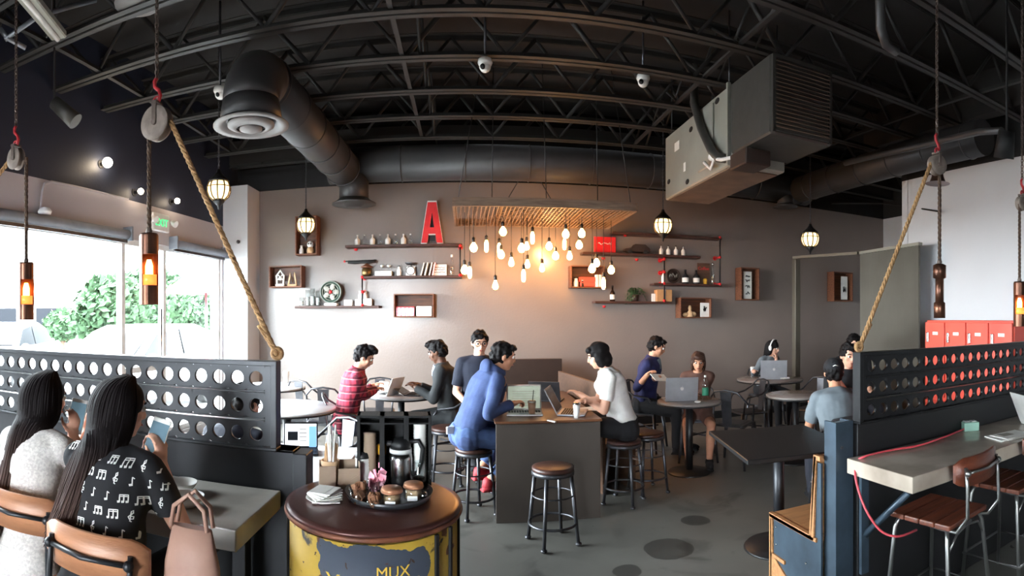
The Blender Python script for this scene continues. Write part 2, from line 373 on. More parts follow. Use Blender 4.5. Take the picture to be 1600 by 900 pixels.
# bridging bars under joists
m = MB()
for x in (-3.15, -.55, 2.2, 4.5): m.box((x, 4.4, 3.895), (.04, 5.3, .012)); m.box((x, 4.4, 3.91), (.006, 5.3, .04))
for k in range(8):
    y0 = 1.92+.716*k
    for x in (-.55, 2.2): m.cyl((x+.1, y0, 3.89), (x+.1, y0+.716, 4.4), .014, seg=6); m.cyl((x+.16, y0, 4.4), (x+.16, y0+.716, 3.89), .014, seg=6)
struct(m, 'ceiling_trim', 'joist')
# dark beams above windows / right corner girder
m = MB(); m.box((5.2, 2.2, 4.2), (.16, 7.2, .5)); struct(m, 'beam_right', 'ceil')
m = MB(); m.box((1.9, 7.72, 4.1), (11.2, .2, .35)); struct(m, 'beam_back', 'ceil')
# ================================================================ DUCTS
d1 = thing('round_duct', 'large dark round duct with elbow and disc diffuser hanging left of centre', 'duct', (-1.65, 4.1, 3.6))
m = MB(); m.cyl((0, .2, -.02), (.04, 3.3, 0), .225, seg=28)
for k in range(6): m.torus((.008*k, .25+.55*k, -.01), .228, .008, (0, 1, 0), 28, 6)
m.build('duct_pipe', 'duct', d1)
m = MB(); arc = []
for k in range(9):
    a = k/8*pi/2; arc.append((0, .2-.28*math.sin(a), -.02-.28*(1-math.cos(a))+.0))
m.tube(arc, .225, 28); m.cyl((0, -.08, -.28), (0, -.08, -.44), .225, .25, seg=28); m.build('duct_elbow', 'duct', d1)
def diffuser(c, Rr, par):
    m = MB(); x, y, z = c
    m.lathe([(Rr*.62, .05), (Rr*.8, .02), (Rr, -.01), (Rr, -.02), (Rr*.8, -.018), (Rr*.7, .01), (Rr*.62, .03)], c, 36, cap=False)
    m.lathe([(Rr*.62, .0), (Rr*.62, -.015), (Rr*.38, -.04), (Rr*.38, -.03), (Rr*.58, .01)], c, 36, cap=False)
    m.lathe([(Rr*.3, -.02), (Rr*.3, -.045), (Rr*.13, -.065), (.001, -.068)], c, 36); m.lathe([(Rr*.6, .02), (Rr*.6, .03)], c, 36)
    return m.build('ring_diffuser', 'diff', par)
diffuser((0, -.08, -.46), .3, d1)
d2 = thing('drop_diffuser', 'dark round drop with flared diffuser plate below the duct above the shelves', 'air diffuser', (-1.5, 7.32, 3.5))
m = MB(); m.cyl((0, 0, .02), (0, 0, -.32), .2, seg=24); m.build('duct_neck', 'duct', d2)
m = MB(); m.lathe([(.2, .02), (.25, -.02), (.3, -.045), (.3, -.055), (.14, -.05), (.1, -.09), (.001, -.09)], (0, 0, -.3), 30); m.build('flared_plate', 'duct', d2)
d3 = thing('long_duct', 'long dark duct running along the top of the back wall', 'duct', (0, 7.35, 3.68))
m = MB(); m.cyl((-1.85, 0, 0), (5.25, 0, 0), .235, seg=28)
for k in range(9): m.torus((-1.7+.85*k, 0, 0), .238, .008, (1, 0, 0), 28, 6)
m.build('duct_pipe', 'duct', d3)
d4 = thing('side_duct', 'dark round duct running forward beside the white wall on the right', 'duct', (4.96, 0, 3.62))
m = MB(); m.cyl((0, 3.6, 0), (0, 7.1, 0), .2, seg=26)
for k in range(6): m.torus((0, 3.8+.6*k, 0), .204, .008, (0, 1, 0), 26, 6)
m.build('duct_pipe', 'duct', d4)
d5 = thing('drop_diffuser', 'small dark drop diffuser below the duct near the far right corner', 'air diffuser', PR(1227, 322, 8.73))
m = MB(); m.cyl((0, 0, 0), (0, 0, .22), .13, seg=20); m.build('duct_neck', 'duct', d5)
m = MB(); m.lathe([(.13, .03), (.19, 0), (.2, -.015), (.08, -.02), (.001, -.04)], (0, 0, 0), 26); m.build('flared_plate', 'duct', d5)
# ================================================================ HEATER UNIT
hu = thing('hanging_heater', 'grey box heater unit with louvred end hanging from the joists', 'heater', (2.4, 4.57, 3.05))
m = MB(); m.box((.3, .87, .38), (.6, 1.74, .76), .012); m.build('casing', 'unit', hu)
m = MB(); m.box((.3, .9, -.006), (.54, 1.6, .012)); m.build('bottom_plate', 'unitb', hu)
m = MB(); m.box((-.02, .02, .38), (.04, .03, .78), .004); m.box((-.012, .55, .4), (.02, .36, .62), .01); m.build('side_flange', 'unit', hu)
m = MB(); m.box((.31, -.36, .42), (.64, .7, .66), .015); m.build('plenum_box', 'unitd', hu)
lv = MB(); lv.box((.31, -.722, .75-.62), (.6, .02, .03)); lv.box((.31, -.722, .73), (.6, .02, .03))
for sx in (.015, .605): lv.box((sx, -.722, .42), (.03, .02, .64))
lv = lv.build('louvre_frame', 'unitd', hu)
m = MB()
for k in range(17): m.box((.31, -.73, .15+.034*k), (.56, .035, .006), rot=(.7, 0, 0))
m.build('louvre_slats', 'unitb', lv)
m = MB(); m.box((.06, -.25, -.02), (.26, .3, .14), .01); m.build('control_box', 'brownd', hu)
m = MB(); m.tube([(-.05, .75, 1.02), (-.06, .72, .8), (-.06, .55, .5), (-.06, .3, .2), (-.05, .18, .1), (.02, .1, .08)], .045, 12); m.build('flexible_conduit', 'unitd', hu)
m = MB(); m.tube([(-.07, .45, .12), (-.07, .3, .02), (-.07, .22, .1), (-.06, .1, .06), (-.02, -.1, .04), (.02, -.3, .05)], .018, 8); m.sph((-.06, .3, .14), (.035, .05, .04)); m.build('gas_valve', 'white', hu)
m = MB(); m.box((-.004, 1.35, .55), (.004, .14, .1)); m.build('rating_label', 'paper', hu); m = MB(); m.box((-.004, 1.12, .25), (.004, .06, .1)); m.build('rating_label', 'paper', hu)
for (y, z) in ((.95, .62), (1.62, .2), (1.05, .07), (.3, .7)):
    m = MB(); m.sph((-.002, y, z), (.006, .05, .03)); m.build('access_hole', 'blackm', hu)
for (x, y) in ((.03, .1), (.03, 1.6), (.57, .1), (.57, 1.6)):
    m = MB(); m.cyl((x, y, .74), (x, y, 1.5), .008, seg=6); m.build('hanger_rod', 'gun', hu)
# ================================================================ CEILING BITS
def dome_cam(px, py, r, lb):
    p = PR(px, py, r); t = thing('dome_camera', lb, 'security camera', p)
    m = MB(); m.lathe([(.02, .07), (.06, .06), (.065, .03), (.05, .0)], (0, 0, 0)); m.build('mount', 'ceram', t)
    m = MB(); m.sph((0, 0, 0), .052); m.build('housing', 'ceram', t)
    m = MB(); d = -Vector((p.x, p.y, 0)).normalized(); m.sph(d*.035+Vector((-.02, 0, -.015)), .024); m.build('lens', 'blackm', t)
    m = MB(); m.cyl((0, 0, .06), (0, 0, 4.6-p.z), .012, seg=8); m.build('stem', 'gun', t)
dome_cam(758, 104, 4.75, 'white dome camera hanging under the joists at the ceiling centre')
dome_cam(1005, 128, 5.2, 'white dome camera hanging left of the box heater')
dome_cam(344, 147, 5.2, 'grey dome camera above the round diffuser left of centre')
def spot(px, py, r, lb, m_='blackm', tilt=.5, rz=0, L_=.16, rr=.05, glow=False):
    p = PR(px, py, r); t = thing('spot_lamp', lb, 'spotlight', p, rz)
    m = MB(); m.cyl((0, 0, 0), (math.sin(tilt)*L_, 0, -math.cos(tilt)*L_), rr*.8, rr, seg=16); m.build('lamp_can', m_, t)
    m = MB(); m.cyl((0, 0, 0), (0, 0, 4.6-p.z), .01, seg=8); m.build('stem', 'blackm', t)
    if glow:
        m = MB(); m.sph((math.sin(tilt)*L_, 0, -math.cos(tilt)*L_), rr*.9); m.build('bulb', 'bulbs', t)
spot(85, 160, 4.6, 'dark can spotlight under the joists at the upper left', 'unitd', .8, .4, .26, .07)
spot(1573, 205, 4.2, 'black can spotlight beside the pulley near the white wall', 'blackm', .3, 1, .2, .08)
# bare lit bulbs high on the left wall
for k, (px, py, sz) in enumerate(((168, 254, .055), (220, 299, .035), (277, 314, .035))):
    p = WS(px, py, -.1); t = thing('wall_bulb', ('large round', 'small middle', 'small last')[k]+' bare lit bulb high on the dark band above the shop window', 'bulb', p, 0, 'bare bulbs above the shop window')
    m = MB(); m.sph((0, 0, 0), sz); m.build('globe', 'bulbs', t)
    m = MB(); m.cyl(Vector((0, 0, 0)), WN*.1, .02); m.cyl(WN*.09, WN*.1, .045); m.build('socket', 'black', t)
# fluorescent strip top-left
t = thing('strip_light', 'pale unlit strip light fixed under the joists in the top left corner', 'ceiling light', PR(55, 10, 3.9), .35)
m = MB(); m.box((0, 0, 0), (.13, .9, .06), .01); m.build('housing', 'unit', t)
m = MB(); m.cyl((0, -.42, -.04), (0, .42, -.04), .02); m.build('tube', 'ceram', t)

for y in (-.3, .3): m = MB(); m.cyl((0, y, .02), (0, y, 4.6-t.location.z), .006, seg=6); m.build('hanger_rod', 'gun', t)
t = thing('disc_lamp', 'pale disc lamp at the top edge above the left pulley', 'ceiling light', PR(215, 4, 4.0))
m = MB(); m.lathe([(.001, .05), (.1, .04), (.17, .0), (.17, -.015), (.001, -.02)]); m.build('dish', 'diff', t)
m = MB(); m.cyl((0, 0, .03), (0, 0, 4.6-t.location.z), .01, seg=6); m.build('stem', 'gun', t)
m = MB(); m.tube([PR(0, 45, 4.3), PR(12, 60, 4.3), PR(40, 75, 4.35)], .02, 8); m.tube([PR(8, 62, 4.3), PR(60, 25, 4.3), PR(150, 0, 4.4)], .02, 8)
m.build('sprinkler_pipe', 'galv', label='galvanised sprinkler pipe run in the top left corner', cat='pipe')
m = MB(); m.tube([PR(1320, 255, 6.2), PR(1440, 228, 5.6), PR(1530, 206, 5.0), PR(1565, 204, 4.7)], .03, 10); m.build('ceiling_pipe', 'duct', label='dark pipe running under the joists toward the right pulley', cat='pipe')
m = MB(); m.tube([PR(1300, 318, 9.85), PR(1385, 318, 8.4), PR(1470, 331, 7.25)], .012, 6); m.build('cable_tray_rod', 'blackm', label='thin dark rod reaching across to the white wall above the screen', cat='rod')
m = MB(); m.tube([PR(1375, -8, 3.2)+Vector((0, 0, 1.12)), PR(1375, -8, 3.2), PR(1376, 45, 3.25), PR(1385, 70, 3.3), PR(1400, 80, 3.4)], .03, 10); m.build('bent_pipe', 'duct', label='thick dark pipe dropping and bending through the joists top right', cat='pipe')
# ================================================================ LOCKERS, SCREEN, FRAME
lk = thing('red_lockers', 'orange-red metal locker bank standing against the white wall', 'lockers', (4.35, 3.4, 0))
LH = 1.585
pA, pB = PR(1446, 499, 5.6), PR(1583, 510, 4.9)
pA.z = pB.z = 0; dirk = (pB-pA).normalized(); nk = Vector((dirk.y, -dirk.x, 0));
if nk.dot(pA) > 0: nk = -nk
lk.location = pA; lk.rotation_euler = (0, 0, math.atan2(dirk.y, dirk.x)); Lw = (pB-pA).length
side = 1 if (Matrix.Rotation(-lk.rotation_euler.z, 3, 'Z') @ (-nk)).y > 0 else -1
m = MB(); m.box((Lw/2, side*.22, LH/2), (Lw, .4, LH), .004); m.build('locker_body', 'redwall', lk)
dw = Lw/4
for k in range(4):
    for rz_ in range(2):
        m = MB(); m.box((dw*(k+.5), 0, LH-.2-.78*rz_-.19), (dw-.012, .022, .74), .003); dd = m.build('locker_door', 'redwall', lk)
        m = MB(); m.box((dw*k+.05, -side*.02, LH-.17-.78*rz_), (.03, .02, .1), .005); m.build('latch', 'chrome', dd)
        m = MB(); m.box((dw*(k+.55), -side*.013, LH-.13-.78*rz_), (.07, .004, .03)); m.build('number_plate', 'paper', dd)
# corrugated screen
a, b = PR(1346, 398, 8.2), PR(1424, 386, 7.3); hz = 2.55
a.z = b.z = 0; dv = b-a; n = 36; m = MB(); u = dv.normalized(); nn = Vector((-u.y, u.x, 0))
f, bk = [], []
for i in range(n+1):
    p = a+dv*(i/n)*1.15+nn*(.026 if i % 2 else -.026); f.append(p)
for i in range(n):
    q = [f[i], f[i+1], f[i+1]+nn*.012, f[i]+nn*.012]; lo = [m.bm.verts.new(x) for x in q]; hi = [m.bm.verts.new(x+Vector((0, 0, hz))) for x in q]
    m.skin([lo, hi], True, 0, False)
sc_t = m.build('corrugated_screen', 'corr', label='tall corrugated metal screen standing left of the white wall', cat='screen')
m = MB(); m.box(a+dv*.575+Vector((0, 0, hz+.02)), (dv.length*1.17, .07, .04), rot=(0, 0, math.atan2(dv.y, dv.x))); m.build('top_rail', 'unit', sc_t)
fr = thing('metal_door_frame', 'pale steel post and header framing the passage beside the corrugated screen', 'frame', (0, 0, 0))
p0 = PR(1240, 405, 8.85); p0.z = 0; a = a+(p0-a).normalized()*.06
m = MB(); m.box(p0+Vector((.05, 0, 1.27)), (.1, .1, 2.55), .006); m.build('post', 'corr', fr)
m = MB(); dd = a-p0; m.box((p0+a)/2+Vector((0, 0, 2.57)), (dd.length, .06, .04), rot=(0, 0, math.atan2(dd.y, dd.x))); m.build('header_bar', 'corr', fr)
# ================================================================ OUTSIDE
m = MB(); m.box((-24, 8, -.22), (40.4, 70, .1)); m.box((0, -14, -.22), (30, 19, .1)); struct(m, 'pavement', 'asphalt')
def tree(px, r, zc, rad, lb, tall=1.0, n=3800, nm='broadleaf_tree'):
    p = PR(px, 500, r); p.z = -.17; t = thing(nm, lb, 'tree', p, 0, 'trees across the car park'); h = zc+.17
    m = MB(); m.cyl((0, 0, 0), (0, 0, h), .12, .06); rnd = random.Random(px)
    for k in range(9):
        a = k*2.4; m.cyl((0, 0, h*.5+.08*k), (math.cos(a)*rad*.6, math.sin(a)*rad*.6, h*.7+.15*k), .04, .01, seg=6)
    m.build('trunk', 'bark', t)
    m = MB()
    for k in range(n):
        d = Vector((rnd.gauss(0, 1), rnd.gauss(0, 1), rnd.gauss(0, 1))).normalized()
        q = .62+.38*rnd.random(); q *= 1+.22*mnoise.noise(d*2.2+Vector((px, 0, 0)))
        c = Vector((d.x*rad*q, d.y*rad*q, h+d.z*rad*tall*q)); s_ = .1+.08*rnd.random()
        u = Vector((rnd.uniform(-1, 1), rnd.uniform(-1, 1), rnd.uniform(-1, 1))).normalized(); v = u.orthogonal().normalized()
        f = m.bm.faces.new([m.bm.verts.new(c+u*s_), m.bm.verts.new(c+v*s_*.6), m.bm.verts.new(c-u*s_), m.bm.verts.new(c-v*s_*.6)])
    m.build('foliage', 'leafp', t, recalc=False)
tree(176, 15, 1.75, 1.0, 'bushy green tree left of the glass door, across the car park')
tree(236, 21, 1.9, 1.5, 'dense green tree seen behind the copper pulley lamp', 1.1)
tree(318, 28, 2.2, 1.5, 'pale green tree beyond the rear of the white car', .9)
tree(98, 22, 1.3, .8, 'low green bush beside the second parked car', .8, 1500, 'bush')
def car(name, lb, loc, rz, L_=4.5):
    t = thing(name, lb, 'car', loc, rz)
    prof = [(-2.2, .35), (-2.25, .75), (-2.15, .95), (-1.2, 1.08), (-.45, 1.52), (-.1, 1.62), (1.2, 1.64), (1.75, 1.5), (2.15, 1.05), (2.22, .8), (2.2, .35)]
    m = MB(); lo = []
    rings = []
    for y, k in ((-.88, .93), (-.82, 1), (.82, 1), (.88, .93)):
        r = []
        for (x, z) in prof:
            ins = max(0, z-1.0)*.28; yy = y-math.copysign(ins, y)
            r.append(m.bm.verts.new((x*(.99 if k < 1 else 1), yy, z*(.985 if k < 1 and z > .5 else 1))))
        rings.append(r)
    m.skin(rings, True); body = m.build('car_body', 'carw', t)
    for s_ in (-1, 1):
        for pts in (([(-1.05, 1.1), (-.42, 1.48), (.3, 1.55), (.3, 1.08)]), ([(.38, 1.08), (.38, 1.55), (1.15, 1.56), (1.6, 1.4), (1.8, 1.1)])):
            g = MB(); vs = [g.bm.verts.new((x, s_*(.885-max(0, z-1)*.27), z)) for x, z in pts]; v2 = [g.bm.verts.new((x, s_*(.86-max(0, z-1)*.27), z)) for x, z in pts]
            g.skin([vs, v2], True, 0, False); g.build('side_window', 'carg', body)
        mm = MB(); mm.sph((-.95, s_*.98, 1.08), (.07, .11, .08)); mm.build('wing_mirror', 'carw', body)
        for x in (-1.4, 1.4):
            w = MB(); w.lathe([(.2, 0), (.33, .01), (.34, .03), (.34, .2), (.33, .22), (.2, .22)], (x, s_*.68, .34), 24, ax=(0, s_, 0)); w = w.build('wheel', 'tyre', t)
            h = MB(); h.lathe([(.2, .19), (.2, .225), (.05, .235)], (x, s_*.68, .34), 16, ax=(0, s_, 0)); h.build('hubcap', 'galv', w)
    g = MB(); vs = [g.bm.verts.new(v) for v in ((-1.17, -.72, 1.13), (-1.17, .72, 1.13), (-.48, .62, 1.51), (-.48, -.62, 1.51))]; v2 = [g.bm.verts.new(v.co+Vector((.04, 0, -.04))) for v in vs]
    g.skin([vs, v2], True, 0, False); g.build('windscreen', 'carg', body)
    return t
car('parked_car', 'white car parked close outside the shop window', (-6.05, 8.9, -.17), pi/2)
car('parked_car', 'white car parked farther off at the left edge of the window', (-10.6, 9.4, -.17), pi/2+.5)
bl = thing('far_building', 'pale low building across the car park beyond the trees', 'building', (-26, 24, -.17), .6)
m = MB(); m.box((0, 0, 1.9), (16, 5, 3.8)); m.build('wall', 'facade', bl)
m = MB(); m.box((0, 0, 3.9), (16.4, 5.4, .25)); m.build('roof', 'facade', bl)
for k in range(5):
    m = MB(); m.box((-6+3*k, -2.52, 1.5), (1.8, .08, 1.6)); m.build('window', 'carg', bl)
um = thing('red_awning', 'red awning on a post outside near the end of the shop window', 'awning', PR(322, 495, 13))
um.location.z = -.17
m = MB(); m.lathe([(1.0, 2.35), (.9, 2.48), (.4, 2.8), (.02, 2.95)], (0, 0, 0), 12, smooth=False); m.build('canopy', 'red', um)
m = MB(); m.cyl((0, 0, 0), (0, 0, 2.9), .03); m.build('pole', 'gun', um)
# ================================================================ PARTITIONS, COUNTERS, BOOTHS
YP = 2.16; PZT, PZB = 1.432, 1.067
def perforated(x0, x1, nm, lb, flip):
    t = thing(nm, lb, 'partition', ((x0+x1)/2, YP, 0)); cx = (x0+x1)/2; w = x1-x0
    pitch = .0868; rows = (1.361, 1.246, 1.128); inx = .055
    n = int((w-2*inx)/pitch)
    s0 = (x1-inx-n*pitch) if flip else x0+inx
    for z in rows:
        m = MB(); hh = .053; th2 = .009
        for k in range(n):
            c = s0+(k+.5)*pitch-cx; ns = 24; rr = .031
            for (y, fl) in ((-th2, 0), (th2, 1)):
                circ = [Vector((c+rr*math.cos(2*pi*i/ns), y, z+rr*math.sin(2*pi*i/ns))) for i in range(ns)]
                sq = []
                for i in range(ns):
                    a = 2*pi*i/ns; ca, sa = math.cos(a), math.sin(a); q = min((pitch/2)/max(abs(ca), 1e-6), hh/max(abs(sa), 1e-6)); sq.append(Vector((c+ca*q, y, z+sa*q)))
                cv = [m.bm.verts.new(v) for v in circ]; qv = [m.bm.verts.new(v) for v in sq]
                fs = [m.bm.faces.new((cv[i], cv[(i+1) % ns], qv[(i+1) % ns], qv[i])) for i in range(ns)]
                m._fin(fs, 0, False)
                # corner fill
                for sx in (-1, 1):
                    for sz in (-1, 1):
                        pass
                if fl == 0: front = cv
                else: m.skin([front, cv], False, 0, True)
        L0, L1 = s0-cx, s0+n*pitch-cx
        for zz in (z-hh, z+hh): m.box(((L0+L1)/2, 0, zz), (L1-L0, .036, .006))
        bmesh.ops.remove_doubles(m.bm, verts=m.bm.verts[:], dist=1e-5)
        o = m.build('hole_channel', 'panel' if flip else 'paneld', t)
    m = MB(); e = w/2
    m.box((0, 0, PZT-.006), (w, .06, .02), .002); m.box((0, 0, PZB+.004), (w, .06, .012), .002)
    for sx in (-1, 1): m.box((sx*(e-.013), 0, (PZT+PZB)/2), (.026, .06, PZT-PZB-.02), .002)
    for sx, a, b in ((0, -e+.026, s0-cx), (1, s0+n*pitch-cx, e-.026)):
        if b-a > .002: m.box(((a+b)/2, 0, (PZT+PZB)/2), (b-a, .03, PZT-PZB-.03))
    m.build('frame', 'panel' if flip else 'paneld', t)
    return t
perforated(-4.0, -.762, 'perforated_partition', 'grey steel partition with three rows of round holes on the left, above the women', True)
perforated(1.858, 4.2, 'perforated_partition', 'dark steel partition with three rows of round holes on the right, before the lockers', False)
def knee(x0, x1, lb, endx):
    t = thing('partition_base', lb, 'low wall', ((x0+x1)/2, YP+.055, 0)); w = x1-x0
    m = MB(); m.box((0, 0, PZB/2), (w, .1, PZB-.004), .003); m.build('base_panel', 'steeld' if endx < 0 else 'black', t)
    m = MB(); m.box((0, 0, PZB-.008), (w, .1, .012), .002); m.build('top_cap', 'steeld', t)
    return t
knee(-4.0, -.70, 'dark steel low wall carrying the left perforated partition', -1)
kr = knee(1.87, 4.2, 'black low wall carrying the right perforated partition', 1)
t = thing('steel_post', 'bluish bare steel post at the end of the right low wall', 'post', (1.80, YP+.03, 0))
m = MB(); m.box((0, 0, .54), (.115, .012, 1.08)); m.box((.052, .045, .54), (.012, .09, 1.08)); m.box((-.052, .045, .54), (.012, .09, 1.08)); m.build('channel', 'steel', t)

for z in (.15, .95): m = MB(); m.cyl((-.02, -.012, z), (-.02, -.003, z), .008); m.build('bolt', 'gun', t)
t = thing('steel_post', 'slim dark steel post at the end of the left low wall', 'post', (-.665, YP+.03, 0))
m = MB(); m.box((0, 0, .53), (.06, .1, 1.06), .003); m.build('channel', 'steeld', t)
# counters
ct = thing('bar_counter', 'thick grey concrete bar counter in front of the two women', 'counter', (-2.3, 1.925, 0))
m = MB(); m.box((-.1, 0, .862), (3.3, .46, .076), .005, seg=2); m.build('slab', 'conc', ct)
for x in (1.42, -.6):
    m = MB(); m.box((x, .12, .41), (.06, .06, .82), .003); m.box((x, 0, .8), (.05, .36, .04)); m.build('support_leg', 'steeld', ct)
cr = thing('bar_counter', 'glossy stone bar counter with a white end on the right', 'counter', (3.0, 1.925, 0))
m = MB(); m.box((.0, 0, .862), (2.42, .46, .076), .004, seg=2); m.build('slab', 'concw', cr)
for x in (-1.12, .6):
    m = MB(); m.box((x, .2, .55), (.05, .02, .5)); m.box((x, .02, .812), (.05, .36, .02)); m.tube([(x, .19, .5), (x, -.12, .79)], .018, 4); m.build('angle_bracket', 'steel', cr)
# booth bench on the right (faces the back wall)
def booth(x0, x1, lb, side):
    t = thing('booth_bench', lb, 'bench', (x0 if side > 0 else x1, YP+.14, 0)); L_ = (x1-x0)*side
    mx = L_/2
    m = MB(); m.box((mx, .23, .455), (abs(L_), .46, .022), .002); m.build('seat', 'oak', t)
    m = MB(); m.box((mx, .03, .67), (abs(L_), .022, .45), .002, rot=(.1, 0, 0)); m.build('backrest', 'oak', t)
    m = MB(); m.box((mx, .44, .22), (abs(L_), .022, .44), .002); m.build('front_panel', 'oak', t)
    m = MB(); m.prism([(.0, .02), (.43, .02), (.43, .44), (.035, .44), (.012, .86), (-.03, .86), (-.03, .02)], (side*.012, 0, 0), (0, 1, 0), (0, 0, 1), (side*.012, 0, 0)); m.build('end_panel', 'steel', t)
    m = MB(); pr = [(.46, 0), (.46, .47), (.045, .47), (.02, .9), (-.035, .9), (-.035, .875), (0, .875), (.022, .445), (.437, .445), (.437, .24), (.3, .24), (.3, .22), (.437, .22), (.437, 0)]
    m.prism(pr, (0, 0, 0), (0, 1, 0), (0, 0, 1), (side*.024, 0, 0)); m.build('end_edge', 'oak', t)
    m = MB(); m.prism([(.43, .0), (.43, .23), (-.03, .0)], (side*.002, 0, 0), (0, 1, 0), (0, 0, 1), (side*.01, 0, 0)); m.build('end_plinth', 'oak', t)
    for yy, zz in ((.4, .4), (.4, .3), (.1, .3), (.05, .75)):
        m = MB(); m.cyl((side*.012, yy, zz), (side*.006, yy, zz), .006, seg=8); m.build('screw', 'chrome', t)
booth(1.70, 4.2, 'oak edged booth bench with blue steel end behind the right partition', 1)
booth(-3.55, -.78, 'oak booth bench hidden behind the left partition', -1)
M['stoolw'] = wood('dark_stool_wood', (74, 46, 38), (44, 27, 23), .4)
# ================================================================ CHAIRS, STOOLS, TABLES
def bar_stool():
    t = thing('bar_stool', '', 'stool'); h = .555
    m = MB(); m.lathe([(.001, h), (.13, h), (.152, h-.008), (.152, h-.03), (.13, h-.035), (.001, h-.035)], seg=30); m.build('seat', 'stoolw', t)
    m = MB(); m.lathe([(.147, h-.03), (.155, h-.04), (.155, h-.06), (.14, h-.06)], seg=30); m.cyl((0, 0, h-.1), (0, 0, h-.035), .02); m.build('seat_ring', 'gun', t)
    for k in range(4):
        a = pi/4+k*pi/2; c, s_ = math.cos(a), math.sin(a)
        m = MB(); m.cyl((c*.135, s_*.135, h-.04), (c*.19, s_*.19, .012), .015, .013, seg=10); m.sph((c*.192, s_*.192, .015), (.024, .024, .015), 10); m.build('leg', 'gun', t)
    m = MB(); m.torus((0, 0, .15), .172, .01, seg=32); m.build('foot_ring', 'gun', t); m = MB(); m.torus((0, 0, .35), .15, .006, seg=32); m.build('foot_ring', 'gun', t)
    return t
def at(px, r): p = PR(px, 500, r); return (p.x, p.y, 0)
st = bar_stool(); st['label'] = 'dark wood seat stool standing alone in front of the island table'; st['group'] = 'round stools at the island table'
st.location = at(864, 3.95); st.rotation_euler.z = .3; st.location.z = 0
def stool(px, r, lb, rz=0): return dup(st, at(px, r), rz, lb)
stool(740, 4.52, 'stool carrying the man in the blue hoodie', .5)
stool(697, 5.35, 'empty stool behind the man in the blue hoodie', .1)
stool(975, 4.8, 'stool carrying the woman in the white tee', .9)
stool(1012, 5.1, 'empty dark stool behind the woman in the white tee, nearer the laptop table', .2)
stool(748, 5.55, 'stool under the man with glasses', .7)
def metal_chair():
    t = thing('metal_chair', '', 'chair'); h = .45
    m = MB(); m.box((0, 0, h), (.36, .36, .025), .012, seg=2); m.box((0, 0, h+.014), (.26, .26, .004)); m.build('seat', 'gun', t)
    m = MB(); m.tube([(-.19, .1, h+.2), (-.2, -.08, h+.23), (-.19, -.19, h+.3), (-.13, -.225, h+.37), (0, -.235, h+.39), (.13, -.225, h+.37), (.19, -.19, h+.3), (.2, -.08, h+.23), (.19, .1, h+.2), (.175, .14, h+.14), (.165, .15, h)], .011, 8); m.tube([(-.19, .1, h+.2), (-.175, .14, h+.14), (-.165, .15, h)], .011, 8); m.build('back_hoop', 'gun', t)
    m = MB(); m.prism([(-.05, 0), (.05, 0), (.065, .37), (-.065, .37)], (0, -.185, h), (1, 0, 0), (0, -.12, 1), (0, .006, 0)); m.build('splat', 'gun', t)
    for sx in (-1, 1):
        for sy in (-1, 1):
            m = MB(); a = Vector((sx*.165, sy*.165, h)); b = Vector((sx*.215, sy*.215, 0)); m.cyl(a, b, .024, .014, seg=6); m.build('leg', 'gun', t)
    m = MB(); m.box((0, 0, .28), (.36, .012, .02), rot=(0, 0, pi/4)); m.box((0, 0, .28), (.36, .012, .02), rot=(0, 0, -pi/4)); m.build('cross_brace', 'gun', t)
    return t
mc = metal_chair(); mc['label'] = 'metal armchair between the white round table and the man in plaid'; mc['group'] = 'metal cafe chairs'
mc.location = at(508, 6.3); mc.rotation_euler.z = .15
def chair(px, r, rz, lb, g=None):
    return dup(mc, at(px, r), rz, lb)
chair(592, 6.85, .1-pi, 'metal chair seen against the wall behind the arms of the man in plaid')
chair(484, 6.95, -.4, 'pale reflecting metal chair pushed to the table by the pillar')
chair(540, 5.6, -1.36, 'metal chair carrying the man in the red plaid shirt')
chair(703, 5.9, 1.43, 'metal chair carrying the man in the dark suit')
chair(513, 4.1, 2.6, 'pale metal chair with its back showing behind the drum organiser')
chair(1147, 6.05, -.9, 'dark metal chair with a bright curved hoop between the two laptop tables')
chair(1168, 6.8, 1.6, 'metal chair whose wooden-toned seat shows below the headphones table')
chair(1090, 6.3, 2.76, 'metal chair under the woman behind the silver laptop')
chair(1008, 6.75, -2.23, 'metal chair under the man in the dark blue jacket')
chair(1196, 8.3, -2.93, 'metal chair under the woman with headphones')
chair(1268, 7.0, 1.9, 'metal chair in shadow right of the grey round table')
chair(1314, 4.5, -.38, 'dark chair under the man in the black cap')
chair(1322, 5.5, 2.7, 'chair under the person in black facing the man in the cap')
def round_table(px, r, rad, lb, top='marble', h=.75):
    t = thing('round_table', lb, 'table', at(px, r), 0, 'round pedestal tables')
    m = MB(); m.lathe([(.001, h), (rad-.006, h), (rad, h-.006), (rad, h-.022), (.001, h-.022)], seg=44); m.build('table_top', top, t)
    m = MB(); m.lathe([(.001, h-.022), (rad+.004, h-.022), (rad+.004, h-.036), (rad-.02, h-.04), (.001, h-.04)], seg=44); m.build('edge_band', 'black', t)
    m = MB(); m.cyl((0, 0, .03), (0, 0, h-.04), .038); m.box((0, 0, h-.05), (.3, .3, .015)); m.build('pedestal', 'black', t)
    m = MB(); m.lathe([(.001, .035), (.08, .03), (.22, .012), (.23, 0), (.001, 0)], seg=30); m.build('base', 'black', t)
    return t
T1 = round_table(448, 5.35, .48, 'white round table close behind the left partition')
T2 = round_table(425, 6.95, .42, 'white round table nearest the pillar')
T3 = round_table(627, 6.2, .37, 'white round table between the man in plaid and the man in the suit')
T4 = round_table(1077, 5.75, .335, 'grey round table holding the silver laptop and the green labelled bottle', 'greytop')
T5 = round_table(1203, 7.6, .46, 'grey round table in front of the woman with headphones', 'greytop', .77)
T6 = round_table(1243, 6.2, .335, 'empty grey round table nearest the man in the cap', 'greytop')
t = thing('square_table', 'square black table beside the booth bench on the right', 'table', (2.1, 3.28, 0), -.1-.08)
